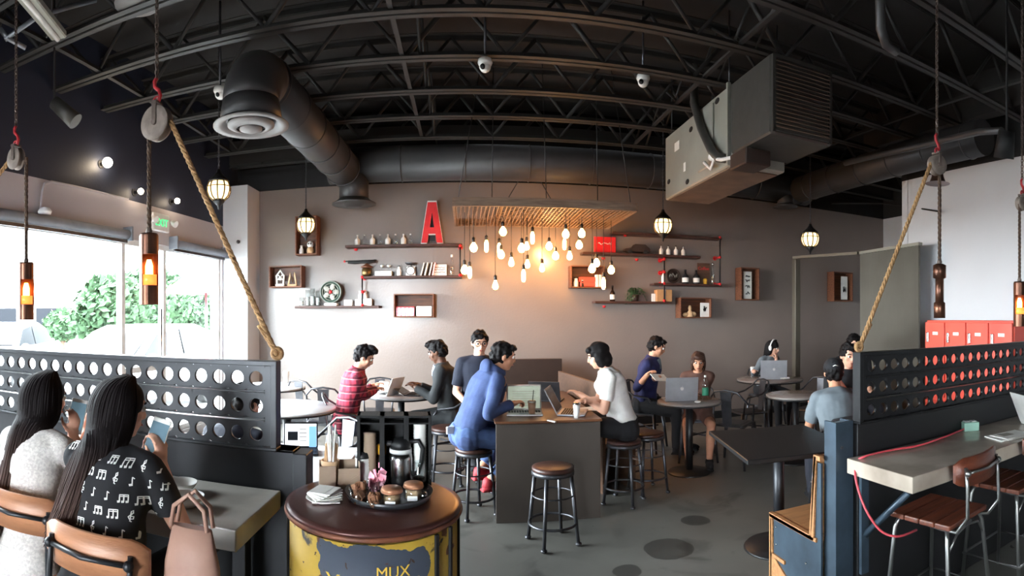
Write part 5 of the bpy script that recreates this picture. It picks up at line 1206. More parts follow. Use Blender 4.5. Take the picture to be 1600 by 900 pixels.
def person(lb, loc, seat, yaw, lean=15, hands=(None, None), feet=(None, None), head=(0, 0), skin='skin_light', top='navy', sleeve=.45, pants='dtrouser', leg=1.0, hair='short', hairm='hair_black', shift=0.0, shoe='blackc', s=1.0, fem=False, vox=.009, glasses=False, curl=.6, slouch=.0, hips_gap=0, poles=(None, None), side_lean=0, open_collar=None, hl=.45, lo_body=True, handdir=(None, None)):
    """seated person; yaw = compass angle from +Y towards +X; hands / feet = world targets"""
    F = Vector((math.sin(yaw), math.cos(yaw), 0)); Rt = Vector((math.cos(yaw), -math.sin(yaw), 0)); U = Vector((0, 0, 1)); base = Vector((loc[0], loc[1], 0)); ln = math.radians(lean)
    P = base+U*(seat+.115*s)
    def up(a): return (U*math.cos(a)+F*math.sin(a)+Rt*math.sin(math.radians(side_lean))).normalized()
    sp = [P]; 
    for k, L_ in enumerate((.13, .13, .13, .12)): sp.append(sp[-1]+up(ln*(.7+.2*k)+slouch*k*.3)*L_*s)
    NB = sp[-1]; tu = up(ln*1.2+slouch*.9); tf = Rt.cross(tu)*-1; tf = tf if tf.dot(F) > 0 else -tf
    rw = .92 if fem else 1.0
    def torso(m, e, full=True):
        segs = [(P-U*.085*s, .15, .12), (P-U*.03*s, .178 if fem else .17, .13), (sp[1], (.14 if fem else .15), .105), (sp[2], .15*rw, .108), (sp[3], .175*rw, .115), (sp[3]*.45+sp[4]*.55, .17*rw, .1), (sp[4]-tu*.02*s, .12*rw, .07), (sp[4]+tu*.012*s, .062, .055)]
        rs = []
        for c, hw, hd in (segs if full else [(P+U*.01*s, .165, .125)]+segs[2:]): rs.append(m.ring(c, Rt, tf, (hw+e)*s, (hd+e)*s, 22))
        m.skin(rs, True)
        for sx in (-1, 1):
            m.cyl(NB-tu*.035*s, SH[0 if sx < 0 else 1]+tu*.012*s, (.048+e)*s, (.036+e)*s, seg=12)
            if fem: m.sph(sp[3]+tf*.085*s+Rt*sx*.075*s-tu*.01, (.06+e)*s, 12)
            if full: m.sph(P-U*.04*s+Rt*sx*.08*s-F*.03*s, (.105+e)*s, 12)
    SH = [NB-tu*.06*s+Rt*sx*.165*rw*s for sx in (-1, 1)]
    el, wr, hp, kn, an = [], [], [], [], []
    for i, sx in enumerate((-1, 1)):
        tg = hands[i]
        tg = Vector(tg) if tg is not None else P+F*.32*s+Rt*sx*.1*s+U*.1*s
        pole = poles[i] if poles[i] is not None else (-U*1.0+Rt*sx*.3-F*.3)
        dirw = (tg-SH[i]).normalized(); wt = tg-dirw*.06
        e_, w_ = ik(SH[i], wt, .285*s, .255*s, Vector(pole)); el.append(e_); wr.append(w_)
        h_ = P+Rt*sx*.09*s-U*.03*s; hp.append(h_)
        ft = Vector(feet[i]) if feet[i] is not None else base+F*(.42 if seat < .56 else .36)*s+Rt*sx*.12*s+U*(.07 if seat < .56 else .3)
        k_, a_ = ik(h_, ft, .43*s, .42*s, F*1.0+U*.5+Rt*sx*.15); kn.append(k_); an.append(a_)
    def arm(m, i, e, frac=1.0, loose=1.0):
        m.sph(SH[i], (.05+e*.8)*s, 12)
        if frac <= .52:
            q = SH[i].lerp(el[i], frac/.52); m.cyl(SH[i], q, (.049+e)*s, (.044+e*loose)*s, seg=14)
        else:
            m.cyl(SH[i], el[i], (.049+e)*s, (.039+e)*s, seg=14); m.sph(el[i], (.039+e)*s, 12); q = el[i].lerp(wr[i], min(1, (frac-.52)/.48)); m.cyl(el[i], q, (.039+e)*s, (.028+e)*s, seg=14)
    # body
    m = MB(); torso(m, 0); HD = Vector((0, 0, 0))
    hy, hpch = head; fy = yaw+math.radians(hy); HF0 = Vector((math.sin(fy), math.cos(fy), 0)); HR = Vector((math.cos(fy), -math.sin(fy), 0)); a = math.radians(hpch); HF = (HF0*math.cos(a)-U*math.sin(a)).normalized(); HU = HR.cross(HF); HU = HU if HU.z > 0 else -HU
    HC = NB+tu*.085*s+U*.055*s+F*.02*s+HF*.018*s; hr = Matrix((HR, HF, HU)).transposed()
    def hp_(x, y, z): return HC+HR*x*s+HF*y*s+HU*z*s
    m.cyl(NB-tu*.03*s, HC-HU*.04*s-HF*.01*s, .056*s*rw, .05*s*rw, seg=14)
    m.sph(hp_(0, -.008, .02), (.074*s, .094*s, .09*s), 20, rot=hr); m.sph(hp_(0, .022, -.045), (.056*s, .066*s, .062*s), 16, rot=hr); m.sph(hp_(0, .05, -.085), (.028*s, .03*s, .024*s), 12, rot=hr)
    m.cyl(hp_(0, .082, .02), hp_(0, .1, -.02), .009*s, .014*s, seg=8); m.sph(hp_(0, .099, -.024), .0145*s, 8)
    for sx in (-1, 1): m.sph(hp_(sx*.075, -.008, -.005), (.01*s, .019*s, .03*s), 10, rot=hr); m.sph(hp_(sx*.04, .052, -.022), (.026*s, .022*s, .024*s), 10, rot=hr)
    m.sph(hp_(0, .076, .035), (.05*s, .014*s, .012*s), 10, rot=hr); m.sph(hp_(0, .083, -.055), (.022*s, .012*s, .01*s), 10, rot=hr)
    for i, sx in enumerate((-1, 1)):
        arm(m, i, 0); hd_ = (wr[i]-el[i]).normalized()
        hdir, hn = (handdir[i] if handdir[i] is not None else (hd_+F*.2, U-F*.1)); ac = Vector(hdir).normalized().cross(Vector(hn).normalized())
        sd = 1 if ac.dot(Rt)*-sx > 0 else -1
        hand(m, wr[i], Vector(hdir), Vector(hn), sd, curl, s*.98)
        m.cyl(hp[i], kn[i], .085*s, .056*s, seg=14); m.sph(kn[i], .056*s, 12); m.cyl(kn[i], kn[i].lerp(an[i], .35), .05*s, .056*s, seg=12); m.cyl(kn[i].lerp(an[i], .35), an[i], .056*s, .036*s, seg=12); m.sph(an[i], .038*s, 10)
        m.sph(an[i]+F*.07*s-U*.035*s, (.036*s, .11*s, .03*s), 12, rot=Matrix((Rt, F, U)).transposed())
    body = obj_mesh(remesh(m, vox, 3), 'person', skin, None, base); body.location = base; tag(body, lb, 'person')
    for sx in (-1, 1):
        e = MB(); c = hp_(sx*.031, .077, .008)-base; e.sph(c, .0125*s, 10); eo = e.build('eye', 'eyew', body); e = MB(); e.sph(c+HF*.0065*s, .0085*s, 8); e.build('iris', 'black', eo)
        e = MB(); e.tube([hp_(sx*.018, .09, .03)-base, hp_(sx*.034, .087, .034)-base, hp_(sx*.05, .074, .029)-base], .0038*s, 6); e.build('eyebrow', hairm if hairm != 'hair_long' else 'hair_black', body)
    e = MB(); e.sph(hp_(0, .091, -.056)-base, (.021*s, .007*s, .006*s), 10, rot=hr); e.build('mouth', 'lip', body)
    # clothes
    m = MB(); torso(m, .015, top in ('hoodie', 'plaid', 'suit', 'lace', 'brownt') or lb.startswith('woman in a black'))
    for i in (0, 1): arm(m, i, .013, sleeve, 1.3)
    if top == 'hoodie':
        m.torus(NB+tu*.02*s-tf*.01*s, .075*s, .03*s, tu); m.sph(NB-tf*.075*s-tu*.0*s, (.1*s, .055*s, .075*s), 14, rot=hr); 
    elif top in ('plaid', 'suit', 'bluej'): m.torus(NB+tu*.012*s, .06*s, .016*s, tu)
    shirt = obj_mesh(remesh(m, max(vox, .008), 5, (.010, 9)), {'hoodie': 'hoodie', 'suit': 'suit_jacket', 'plaid': 'plaid_shirt', 'bluej': 'jacket'}.get(top, 'shirt'), top, body, base)
    if open_collar:
        e = MB(); c0 = NB+tf*.062*s-tu*.01*s-base; c1 = sp[3]+tf*.128*s+tu*.02*s-base; e.tube([c0, c0.lerp(c1, .5)+tf*.008, c1], lambda q: .034*s*(1-q)+.008*s, 10); e.build('shirt_front', open_collar, body)
    m = MB(); rs = [m.ring(c, Rt, F, (hw+.016)*s, (hd+.016)*s, 20) for c, hw, hd in ((P-U*.09*s, .15, .12), (P-U*.03*s, .18 if fem else .172, .132), (P+U*.05*s, .15, .118))]; m.skin(rs, True)
    for i, sx in enumerate((-1, 1)):
        m.sph(P-U*.04*s+Rt*sx*.08*s-F*.03*s, .12*s, 12); m.cyl(hp[i], kn[i].lerp(hp[i], 0 if leg > .5 else .25), .1*s, .072*s, seg=14)
        if leg > .5: m.sph(kn[i], .071*s, 12); m.cyl(kn[i], kn[i].lerp(an[i], leg), .07*s, .055*s, seg=14)
    obj_mesh(remesh(m, max(vox, .009), 4, (.008, 8)), 'trousers' if leg > .5 else 'shorts', pants, body, base)
    for i in (0, 1):
        m = MB(); rt = Matrix((Rt, F, U)).transposed(); m.sph(an[i]+F*.075*s-U*.03*s, (.047*s, .135*s, .042*s), 14, rot=rt); m.sph(an[i]-U*.01*s, .052*s, 12); m.box(an[i]+F*.065*s-U*.064*s, (.09*s, .26*s, .022*s), .01, rot=rt)
        sh_ = obj_mesh(remesh(m, .009, 2), 'shoe', shoe, body, base)
    # hair
    m = MB()
    if hair in ('short', 'tuft', 'cap'):
        m.sph(hp_(0, -.016, .038), (.082*s, .098*s, .086*s), 18, rot=hr); m.sph(hp_(0, -.042, -.0), (.078*s, .074*s, .082*s), 16, rot=hr)
        if hair == 'tuft': m.sph(hp_(0, .06, .1), (.055*s, .05*s, .03*s), 12, rot=hr); m.sph(hp_(.03, .03, .115), (.04*s, .05*s, .03*s), 12, rot=hr)
        else: m.sph(hp_(.015, .055, .082), (.06*s, .035*s, .028*s), 12, rot=hr)
        for sx in (-1, 1): m.sph(hp_(sx*.07, -.002, .03), (.014*s, .035*s, .04*s), 10, rot=hr)
        o = obj_mesh(remesh(m, .0065, 2, (.014, 34)), 'hair', hairm, body, base)
    elif hair == 'bob':
        m.sph(hp_(0, -.016, .036), (.088*s, .102*s, .088*s), 18, rot=hr); m.sph(hp_(0, -.045, -.04), (.085*s, .07*s, .095*s), 16, rot=hr)
        for sx in (-1, 1): m.sph(hp_(sx*.072, .0, -.03), (.022*s, .05*s, .085*s), 12, rot=hr)
        m.sph(hp_(0, .062, .07), (.066*s, .032*s, .035*s), 12, rot=hr)
        obj_mesh(remesh(m, .0065, 3, (.008, 24)), 'hair', hairm, body, base)
    elif hair == 'long':
        m.sph(hp_(0, -.014, .034), (.086*s, .102*s, .088*s), 18, rot=hr)
        for sx in (-1, 1): m.sph(hp_(sx*.068, -.02, -.03), (.03*s, .055*s, .1*s), 12, rot=hr)
        m.sph(hp_(0, -.055, -.06), (.085*s, .06*s, .12*s), 14, rot=hr)
        h0 = obj_mesh(remesh(m, .0065, 3, (.006, 20)), 'hair', hairm, body, base)
        rr = random.Random(len(lb)); m = MB()
        for k in range(340):
            a_ = (k/339-.5)*3.7+rr.uniform(-.06, .06)                      # around the back of the head
            ca, sa = math.cos(a_), math.sin(a_); ly = rr.uniform(-.002, .006)
            q0 = hp_(sa*.03, .02-ca*.02, .122+ly); q1 = hp_(sa*.074, -.008-ca*.078, .085+ly); q2 = hp_(sa*(.092+ly), -.014-ca*(.106+ly), .02); q3 = hp_(sa*.094, -.02-ca*.104, -.08)
            bx = math.sin(a_*.6)*(.12 if fem else .12)*s; Ln = hl*(.84+.22*rr.random())
            bk = NB-tf*(.118+.012*rr.random())*s*math.cos(a_*.5)+Rt*(bx*.9+shift*.45)-tu*.03*s+(tf*.05*abs(math.sin(a_*.5)))
            q5 = bk-tu*(Ln*.42)*s+Rt*(rr.uniform(-.01, .01)+shift*.45)-tf*.008; q6 = bk-tu*(Ln*.8)*s+Rt*(rr.uniform(-.02, .02)+shift-bx*.25)-tf*(.012+.01*rr.random())
            cp = [q0, q1, q2, q3, bk, q5, q6]; pts = []
            for j in range(len(cp)-1):
                p0, p1_, p2_, p3 = cp[max(j-1, 0)], cp[j], cp[j+1], cp[min(j+2, len(cp)-1)]
                for t_ in (0, .25, .5, .75): pts.append(.5*((2*p1_)+(p2_-p0)*t_+(2*p0-5*p1_+4*p2_-p3)*t_*t_+(3*p1_-p0-3*p2_+p3)*t_**3)-base)
            pts.append(cp[-1]-base)
            m.tube(pts, lambda q: .0052*s*(1-max(0, q-.6)*1.9), 5)
        m.build('hair_strands', hairm, h0)
    if hair == 'cap':
        m = MB(); m.sph(hp_(0, -.012, .046), (.09*s, .108*s, .084*s), 20, rot=hr); m.sph(hp_(0, .115, .06), (.07*s, .06*s, .01*s), 14, rot=hr)
        cp = obj_mesh(remesh(m, .007, 3), 'cap', 'blackc', body, base)
        e = MB(); e.tube([hp_(-.02, -.118, .05)-base, hp_(0, -.121, .06)-base, hp_(.025, -.118, .052)-base], .004, 6); e.build('cap_mark', 'paper', cp)
    if glasses:
        e = MB()
        for sx in (-1, 1): e.torus(hp_(sx*.033, .094, .008)-base, .024*s, .0028*s, HF, 18, 5); e.tube([hp_(sx*.057, .09, .01)-base, hp_(sx*.077, .0, .008)-base], .0025*s, 5)
        e.tube([hp_(-.01, .097, .01)-base, hp_(.01, .097, .01)-base], .0028*s, 5); e.build('glasses', 'black', body)
    return dict(body=body, shirt=shirt, base=base, P=P, NB=NB, tu=tu, tf=tf, Rt=Rt, F=F, sp=sp, wr=wr, el=el, hp=hp_, HF=HF, HU=HU, HR=HR, SH=SH)
D = math.radians
def W(px, r): p = PR(px, 500, r); return (p.x, p.y)
# --- two women at the left counter
p2 = person('woman in a black short-sleeved top printed with white notes, holding up a phone', (-1.135, 1.47), .60, D(-8), 8, fem=True, vox=.007,
    hands=((-1.12, 1.80, 1.06), PR(270, 725, 1.93)), head=(38, 8), shift=-.09, hair='long', hairm='hair_long', top='blackc', sleeve=.34, pants='blackc', skin='skin_light', hl=.42,
    poles=((-.6, -.2, -1), (.25, .1, -1)), handdir=((Vector((.1, .35, .8)), Vector((-.5, .6, 0))), (Vector((-.1, .15, 1)), Vector((.9, -.2, 0)))), curl=.75, s=.92)
p1 = person('woman with very long dark hair in a cream lace top at the left edge', (-1.60, 1.57), .57, D(-2), 7, fem=True, vox=.007,
    hands=((-1.45, 1.86, 1.12), PR(120, 672, 2.35)), head=(14, 6), shift=-.06, hair='long', hairm='hair_long', top='lace', sleeve=.48, pants='lace', hl=.56,
    poles=((-.6, -.2, -1), (.5, -.1, -1)), handdir=((Vector((.1, .35, .8)), Vector((-.5, .6, 0))), (Vector((.1, .2, 1)), Vector((.8, -.3, 0)))), curl=.75, s=.93)
# printed notes on the black top
def print_notes(p):
    me = p['shirt'].data; off = p['base']; bvh = BVHTree.FromPolygons([v.co+off for v in me.vertices], [q.vertices[:] for q in me.polygons])
    m = MB(); tu, Rt, back = p['tu'], p['Rt'], -p['tf']
    def proj(x, z):
        o = p['sp'][3]+Rt*x+tu*z+back*.6; h = bvh.ray_cast(o, -back)
        return (h[0]+h[1]*.0018, h[1]) if h[0] is not None and h[3] < .75 else None
    def stroke(pts, w=.0028):
        L_ = []
        for (a, b) in zip(pts[:-1], pts[1:]):
            n = max(1, int((Vector(b)-Vector(a)).length/.006))
            for k in range(n): L_.append((a[0]+(b[0]-a[0])*k/n, a[1]+(b[1]-a[1])*k/n))
        L_.append(pts[-1]); q = []
        for i, (x, z) in enumerate(L_):
            a, b = L_[max(i-1, 0)], L_[min(i+1, len(L_)-1)]; d = Vector((b[0]-a[0], b[1]-a[1])); d = d.normalized() if d.length else Vector((1, 0)); nx, nz = -d.y*w/2, d.x*w/2
            u_, v_ = proj(x+nx, z+nz), proj(x-nx, z-nz); q.append((u_[0], v_[0]) if u_ and v_ else None)
        for a, b in zip(q[:-1], q[1:]):
            if a and b and (a[0]-b[0]).length < .02:
                vs = [m.bm.verts.new(z-off) for z in (a[0], a[1], b[1], b[0])]; m._fin([m.bm.faces.new(vs)], 0, False)
    def beam(x, z, s):
        stroke([(x-s, z-s), (x-s, z+s), (x, z+s*1.0), (x+s, z+s), (x+s, z-s)], .0036); stroke([(x, z+s), (x, z-s)], .0036); stroke([(x-s, z+s*.55), (x+s, z+s*.55)], .003)
        for q in (-1, 0, 1): stroke([(x+q*s-.006, z-s), (x+q*s+.001, z-s+.001)], .007)
    def clef(x, z, s): stroke([(x+s*.1, z-s*1.4), (x-s*.2, z-s*1.2), (x+s*.1, z+s*1.2), (x+s*.45, z+s*1.5), (x+s*.45, z+s*.8), (x-s*.5, z-s*.1), (x-s*.3, z-s*.7), (x+s*.4, z-s*.7), (x+s*.5, z-s*.1), (x, z+s*.05)], .0032)
    def note(x, z, s): stroke([(x, z+s), (x, z-s)], .003); stroke([(x-.008, z-s), (x+.001, z-s+.002)], .007); stroke([(x, z+s), (x+s*.5, z+s*.6)], .003)
    kinds = [beam, clef, note]
    for r in range(7):
        for c_ in range(8):
            x = -.13+c_*.046+(.02 if r % 2 else 0); z = .1-r*.055-(c_*.006); k = (c_+r*2) % 5
            if r > 5 and c_ > 5: continue
            (beam if k in (0,) else clef if k == 1 else note if k in (2, 3) else beam)(x, z, .0125 if k != 4 else .011)
    m.build('note_print', 'paper', p['shirt'], recalc=False)
print_notes(p2)
def phone(p, i, lb, tilt=(.0, 0), face=None, sz=(.07, .145)):
    w = p['wr'][i]; t = thing('mobile_phone', lb, 'phone', (0, 0, 0)); c = w+Vector(face)
    q = (Vector((0, 0, ZC))-c).normalized(); rot = Euler((D(-18), D(tilt[0]), D(tilt[1]))).to_matrix()
    t.location = c; t.rotation_euler = rot.to_euler()
    m = MB(); m.box((0, 0, 0), (sz[0], .008, sz[1]), .004, seg=2); m.build('case', 'ceram', t)
    m = MB(); m.box((0, -.0046, 0), (sz[0]*.9, .001, sz[1]*.78)); m.build('screen', M['phone_screen'], t)
    m = MB(); m.cyl((0, -.0045, -sz[1]*.445), (0, -.0055, -sz[1]*.445), .005); m.build('home_button', 'unit', t)
M['phone_screen'] = mat('phone_screen', (90, 112, 124), .12, col2=(60, 78, 90), scale=12, em=(120, 150, 165), es=.25)
phone(p2, 1, 'white phone held up by the woman in the note-print top', (14, 10), (-.03, .02, .085))
phone(p1, 1, 'white phone held by the woman in the lace top', (10, 30), (.0, .03, .08))
# handbag hanging by the second woman
t = thing('tote_bag', 'tan leather tote bag hanging beside the woman in the note-print top', 'bag', (-.775, 1.43, .76))
m = MB(); rs = [m.ring(Vector((0, 0, z)), Vector((1, 0, 0)), Vector((0, 1, 0)), a, b, 18) for z, a, b in ((0, .085, .05), (.02, .095, .055), (.13, .09, .045), (.24, .066, .018))]; m.skin(rs, True)
M['tan'] = mat('tan_leather', (164, 128, 112), .6, col2=(140, 104, 90), scale=10, bump=.1); m.build('bag_body', 'tan', t)
for sy in (-.02, .02): m = MB(); m.tube([(-.06, sy, .24), (-.05, sy, .3), (0, sy, .34), (.05, sy, .3), (.06, sy, .24)], .007, 8); m.build('strap', 'tan', t)
# --- man in plaid, man in suit
hT3 = T3.location
person('young man in a red plaid shirt leaning over the white table', W(540, 5.6), .46, D(78), 14, hands=((-.98, 5.98, .84), (-.93, 5.82, .83)), head=(0, 28), hair='tuft', top='plaid', sleeve=.96, pants='dtrouser', skin='skin_light', s=1.02)
person('man in a charcoal jacket and pale blue collar typing at the white table', W(703, 5.9), .47, D(-82), 9, hands=((-.58, 5.86, .84), (-.56, 6.04, .84)), head=(6, 22), hair='tuft', top='suit', sleeve=.97, pants='suit', skin='skin_dark', open_collar='paleblue' if 'paleblue' in M else 'ceram', s=1.03)
# --- island people
p5 = person('man with glasses and a navy tee facing the camera behind the hoodie', W(748, 5.55), .57, D(172), 2, hands=((.33, 5.2, .84), PR(731, 640, 5.25)), head=(0, 10), hair='short', top='navy', sleeve=.4, glasses=True, s=1.04)
p6 = person('man in a blue hoodie and jeans leaning on the island table', W(733, 4.55), .565, D(72), 25, hands=(PR(797, 600, 4.72), (.42, 4.48, .86)), head=(10, 12), hair='short', top='hoodie', sleeve=.96, pants='jean', shoe='shoe', leg=.82, skin='skin_tan', feet=((.12, 4.72, .3), (.19, 4.5, .27)), s=1.03, vox=.008, curl=1.0, poles=((-.2, .5, -.6), (0, -.3, -1)), handdir=((Vector((-.1, 0, .9)), Vector((.8, .3, 0))), None), lo_body=True)
m = MB(); q = p6['P']-p6['F']*.14-p6['base']; m.box(q+Vector((-.02, -.035, .015)), (.07, .02, .06), .004, rot=(0, 0, -D(62)+pi/2)); m.build('shirt_tail', 'whitec', p6['body'])
p7 = person('woman with dark bobbed hair in a white tee working at the island table', W(972, 4.85), .565, D(-80), 17, hands=(PR(898, 622, 4.75), PR(908, 632, 4.55)), head=(0, 20), hair='bob', top='whitec', sleeve=.36, pants='blackc', fem=True, s=.98, vox=.008, skin='skin_light')
# --- right side people
person('man in a dark blue jacket with white lanyard looking down to the right', W(1008, 6.75), .47, D(128), 10, hands=(PR(1025, 592, 6.35), PR(1012, 590, 6.3)), head=(-20, 22), hair='short', top='bluej', sleeve=.72, pants='blackc', skin='skin_tan', open_collar='greyc', s=1.05)
person('woman with brown hair peering over the silver laptop', W(1090, 6.3), .44, D(202), 16, hands=(PR(1062, 618, 5.95), PR(1082, 620, 5.9)), head=(0, 14), hair='bob', hairm='hair_brown', top='brownt', sleeve=.5, pants='brownt', leg=.3, fem=True, s=.93, skin='skin_tan') if 'brownt' in M else None
p10 = person('woman in white headphones resting her chin on her hand', W(1196, 8.3), .45, D(168), 12, hands=(PR(1213, 562, 8.0), PR(1175, 582, 7.7)), head=(-24, 14), hair='long', hairm='hair_black', top='greyc', sleeve=.9, pants='blackc', fem=True, s=.95, skin='skin_light', hl=.3, curl=1.0, handdir=((Vector((0, 0, 1)), Vector((.3, -1, 0))), None))
hpn = p10['hp']; b10 = p10['base']
t = thing('headphones', 'white over-ear headphones on the woman at the far table', 'headphones', b10)
m = MB(); m.tube([hpn(.1*math.cos(a)*1.0, -.01, .03+.1*math.sin(a))-b10 for a in [pi*k/12 for k in range(13)]], .011, 8); m.build('band', 'ceram', t)
for sx in (-1, 1): m = MB(); m.sph(hpn(sx*.098, -.005, .0)-b10, (.022, .035, .042), 14); m.build('ear_cup', 'ceram', t)
p11 = person('man in a black cap and grey tee seen from behind at the right post', W(1314, 4.5), .39, D(22), 17, hands=((2.9, 4.0, .8), (3.2, 3.9, .8)), head=(10, 8), hair='cap', top='greyc', sleeve=.4, pants='dtrouser', skin='skin_tan', s=1.02, vox=.008)
person('person in black facing the capped man, half hidden by the partition post', W(1322, 5.5), .46, D(205), 4, hands=(PR(1299, 590, 5.15), PR(1318, 640, 5.1)), head=(-12, 8), hair='tuft', top='blackc', sleeve=.4, pants='blackc', s=1.02)
person('person with dark hair far behind the partition end, head only showing', W(1331, 6.9), .46, D(200), 4, head=(0, 10), hair='short', top='blackc', sleeve=.9, s=1.08)
p14 = person('person seated behind the left low wall with one hand reaching to the small laptop', (-1.25, 2.55), .47, D(14), 24, hands=((-1.2, 3.0, .79), PR(466, 735, 3.05)), head=(0, 24), hair='short', top='navy', sleeve=.95, pants='jean', s=.95, curl=.7)
# ================================================================ LAPTOPS, CUPS, SMALL THINGS
M['screen'] = mat('laptop_screen', (150, 160, 150), .2, col2=(120, 134, 116), scale=18, em=(190, 200, 180), es=.35)
M['screenw'] = mat('laptop_screen_white', (230, 234, 238), .2, em=(230, 236, 244), es=.9)
M['screenb'] = mat('screen_blue', (120, 160, 210), .2, em=(120, 170, 225), es=.8)
M['screend'] = mat('screen_dark', (40, 44, 50), .2)
def laptop(lb, loc, yaw, w=.32, d=.22, open_=105, m_='alu', scr='screend', logo=True, pitch=0):
    """yaw = compass direction in which the lid's back looks"""
    t = thing('laptop', lb, 'laptop', loc, -yaw)
    m = MB(); m.box((0, -d/2, .008), (w, d, .014), .004, seg=2); b = m.build('base', m_, t)
    m = MB()
    for r in range(5):
        for k in range(12): m.box((-w*.42+w*.84*k/11, -.035-.02*r, .0165), (w*.06, .015, .003))
    m.build('keyboard', 'key', b)
    m = MB(); m.box((0, -d*.8, .0158), (w*.3, d*.24, .001)); m.build('trackpad', 'galv', b)
    a = D(open_-90); R_ = Matrix.Rotation(-a, 3, 'X')
    def L_(v): return R_ @ Vector(v)+Vector((0, 0, .014))
    m = MB(); m.box(L_((0, 0, d/2)), (w, .008, d), .003, rot=R_, seg=2); l = m.build('lid', m_, t)
    m = MB(); m.box(L_((0, -.0045, d/2)), (w*.92, .001, d*.86), rot=R_); m.build('screen', scr, l)
    if logo:
        m = MB(); P_ = [(.0, -.02), (.009, -.021), (.017, -.008), (.018, .004), (.012, .012), (.013, .007), (.010, .014), (.003, .013), (0, .011), (-.005, .014), (-.014, .012), (-.018, .002), (-.015, -.012), (-.008, -.021)]
        m.prism(P_, L_((0, .0042, d*.52)), (-1, 0, 0), R_ @ Vector((0, 0, 1)), R_ @ Vector((0, .001, 0))); m.prism([(0, .017), (.004, .026), (.007, .026), (.004, .019)], L_((0, .0042, d*.52)), (-1, 0, 0), R_ @ Vector((0, 0, 1)), R_ @ Vector((0, .001, 0)))
        m.build('logo', 'ceram', l)
    return t, l, L_, R_
IT = .801
t, l, L_, R_ = laptop('laptop with its document screen turned to the camera beside the hoodie', (.505, 4.72, IT), D(4), .3, .22, 100, 'ceram', 'screen', False)
for k in range(7): m = MB(); m.box(L_((.0, -.0056, .04+.02*k)), (.2, .0006, .004), rot=R_); m.build('text_line', 'unit', l)
laptop('silver laptop of the woman in white, seen along its lid', (.80, 4.62, IT), D(-72), .31, .23, 118, 'alu', 'screend', True)
laptop('dark grey laptop behind the silver one on the island', (.77, 5.25, IT), D(200), .3, .21, 115, 'gun', 'screend', False)
laptop('silver laptop with pale logo facing the camera on the near grey table', (PR(1065, 620, 5.66).x, PR(1065, 620, 5.66).y, .751), D(190), .34, .235, 98, 'alu', 'screend', True)
q = PR(1209, 590, 7.45); laptop('silver laptop with pale logo on the far grey table', (q.x, q.y, .771), D(205), .36, .25, 98, 'alu', 'screend', True)
q = PR(614, 600, 6.1); laptop('thin pale laptop lid on the white table between the two men', (q.x, q.y, .751), D(115), .26, .2, 112, 'ceram', 'screenw', False)
q = PR(655, 600, 6.12); laptop('dark laptop under the hands of the man in the charcoal jacket', (q.x-.14, q.y+.02, .751), D(-80), .26, .19, 150, 'gun', 'screend', False)
q = PZ(470, 703, .706); t, l, L_, R_ = laptop('small laptop with a lit web page facing the camera on the white table', (q.x, q.y, .706), D(-17), .235, .175, 106, 'black', 'screenw', False)
m = MB(); m.box(L_((.082, -.0056, .075)), (.05, .0008, .14), rot=R_); m.build('page_side_panel', 'screenb', l)
m = MB(); m.box(L_((-.055, -.0056, .08)), (.07, .0008, .06), rot=R_); m.build('page_picture', 'screend', l)
for k in range(4): m = MB(); m.box(L_((.015, -.0056, .05+.025*k)), (.05, .0008, .005), rot=R_); m.build('page_text', 'unit', l)
q = PZ(1605, 668, .901); laptop('pale laptop at the right counter cut by the picture edge', (q.x+.02, q.y-.02, .901), D(-60), .3, .22, 112, 'ceram', 'screend', False)
def cup(px, py, z, lb, h=.11, r=.036, m_='ceram', lid='ceram', straw=False, rr=None):
    p = PR(px, py, rr) if rr else PZ(px, py, z); p.z = z; t = thing('paper_cup', lb, 'cup', p)
    m = MB(); m.lathe([(.001, 0), (r*.75, 0), (r, h), (r*.96, h), (r*.7, .006), (.001, .005)], seg=20); m.build('cup_body', m_, t)
    if lid: m = MB(); m.lathe([(r*1.05, h-.002), (r*1.05, h+.006), (r*.85, h+.014), (.001, h+.014)], seg=20); m.build('lid', lid, t)
    if straw: m = MB(); m.cyl((0, 0, h*.5), (.015, .0, h+.1), .0035, seg=6); m.build('straw', 'black', t)
    return t
cup(831, 649, IT, 'iced coffee cup with dark straw beside the document laptop', .11, .034, 'tanc' if 'tanc' in M else 'kraft2', 'unit', True)
cup(901, 653, IT, 'milky drink in a glass with lid near the right edge of the island', .11, .03, 'ceram', 'chrome')
cup(597, 612, .751, 'white cup near the hands of the man in plaid', .11, .034)
cup(605, 606, .751, 'second white cup behind the plaid man\'s hands', .11, .034, rr=6.3)
cup(447, 598, .751, 'white cup on the round table nearest the pillar', .14, .042)
cup(1176, 585, .771, 'white cup held beside the far silver laptop', .1, .035)
q_ = PR(1299, 588, 5.1); cup(1299, 588, q_.z, 'white cup held up beside the man in the black cap', .13, .04, rr=5.08)
m = MB(); m.box((0, 0, 0), (.022, .1, .009), .003); m.build('white_stick', 'ceram', loc=PZ(862, 658, IT+.005), rz=.5, label='small white rod-like gadget lying at the front edge of the island top', cat='gadget')
m = MB(); q = PZ(880, 640, IT+.001); m.box((0, 0, 0), (.26, .19, .004), .001); m.build('open_notebook', 'paper', loc=PR(912, 645, 4.85), rz=.3, label='open pale notebook under the hands of the woman in white tee', cat='notebook').location.z = IT+.002
t = thing('water_bottle', 'clear water bottle with green label on the near grey table', 'bottle', PZ(1102, 625, .751)); t.location.z = .751
m = MB(); m.lathe([(.001, 0), (.032, .0), (.034, .02), (.034, .15), (.03, .18), (.013, .225), (.013, .24), (.001, .24)], seg=22); m.build('bottle_body', 'glassb', t)
m = MB(); m.lathe([(.0348, .05), (.0352, .055), (.0352, .125), (.0348, .13)], seg=22); m.build('label_band', 'green2', t)
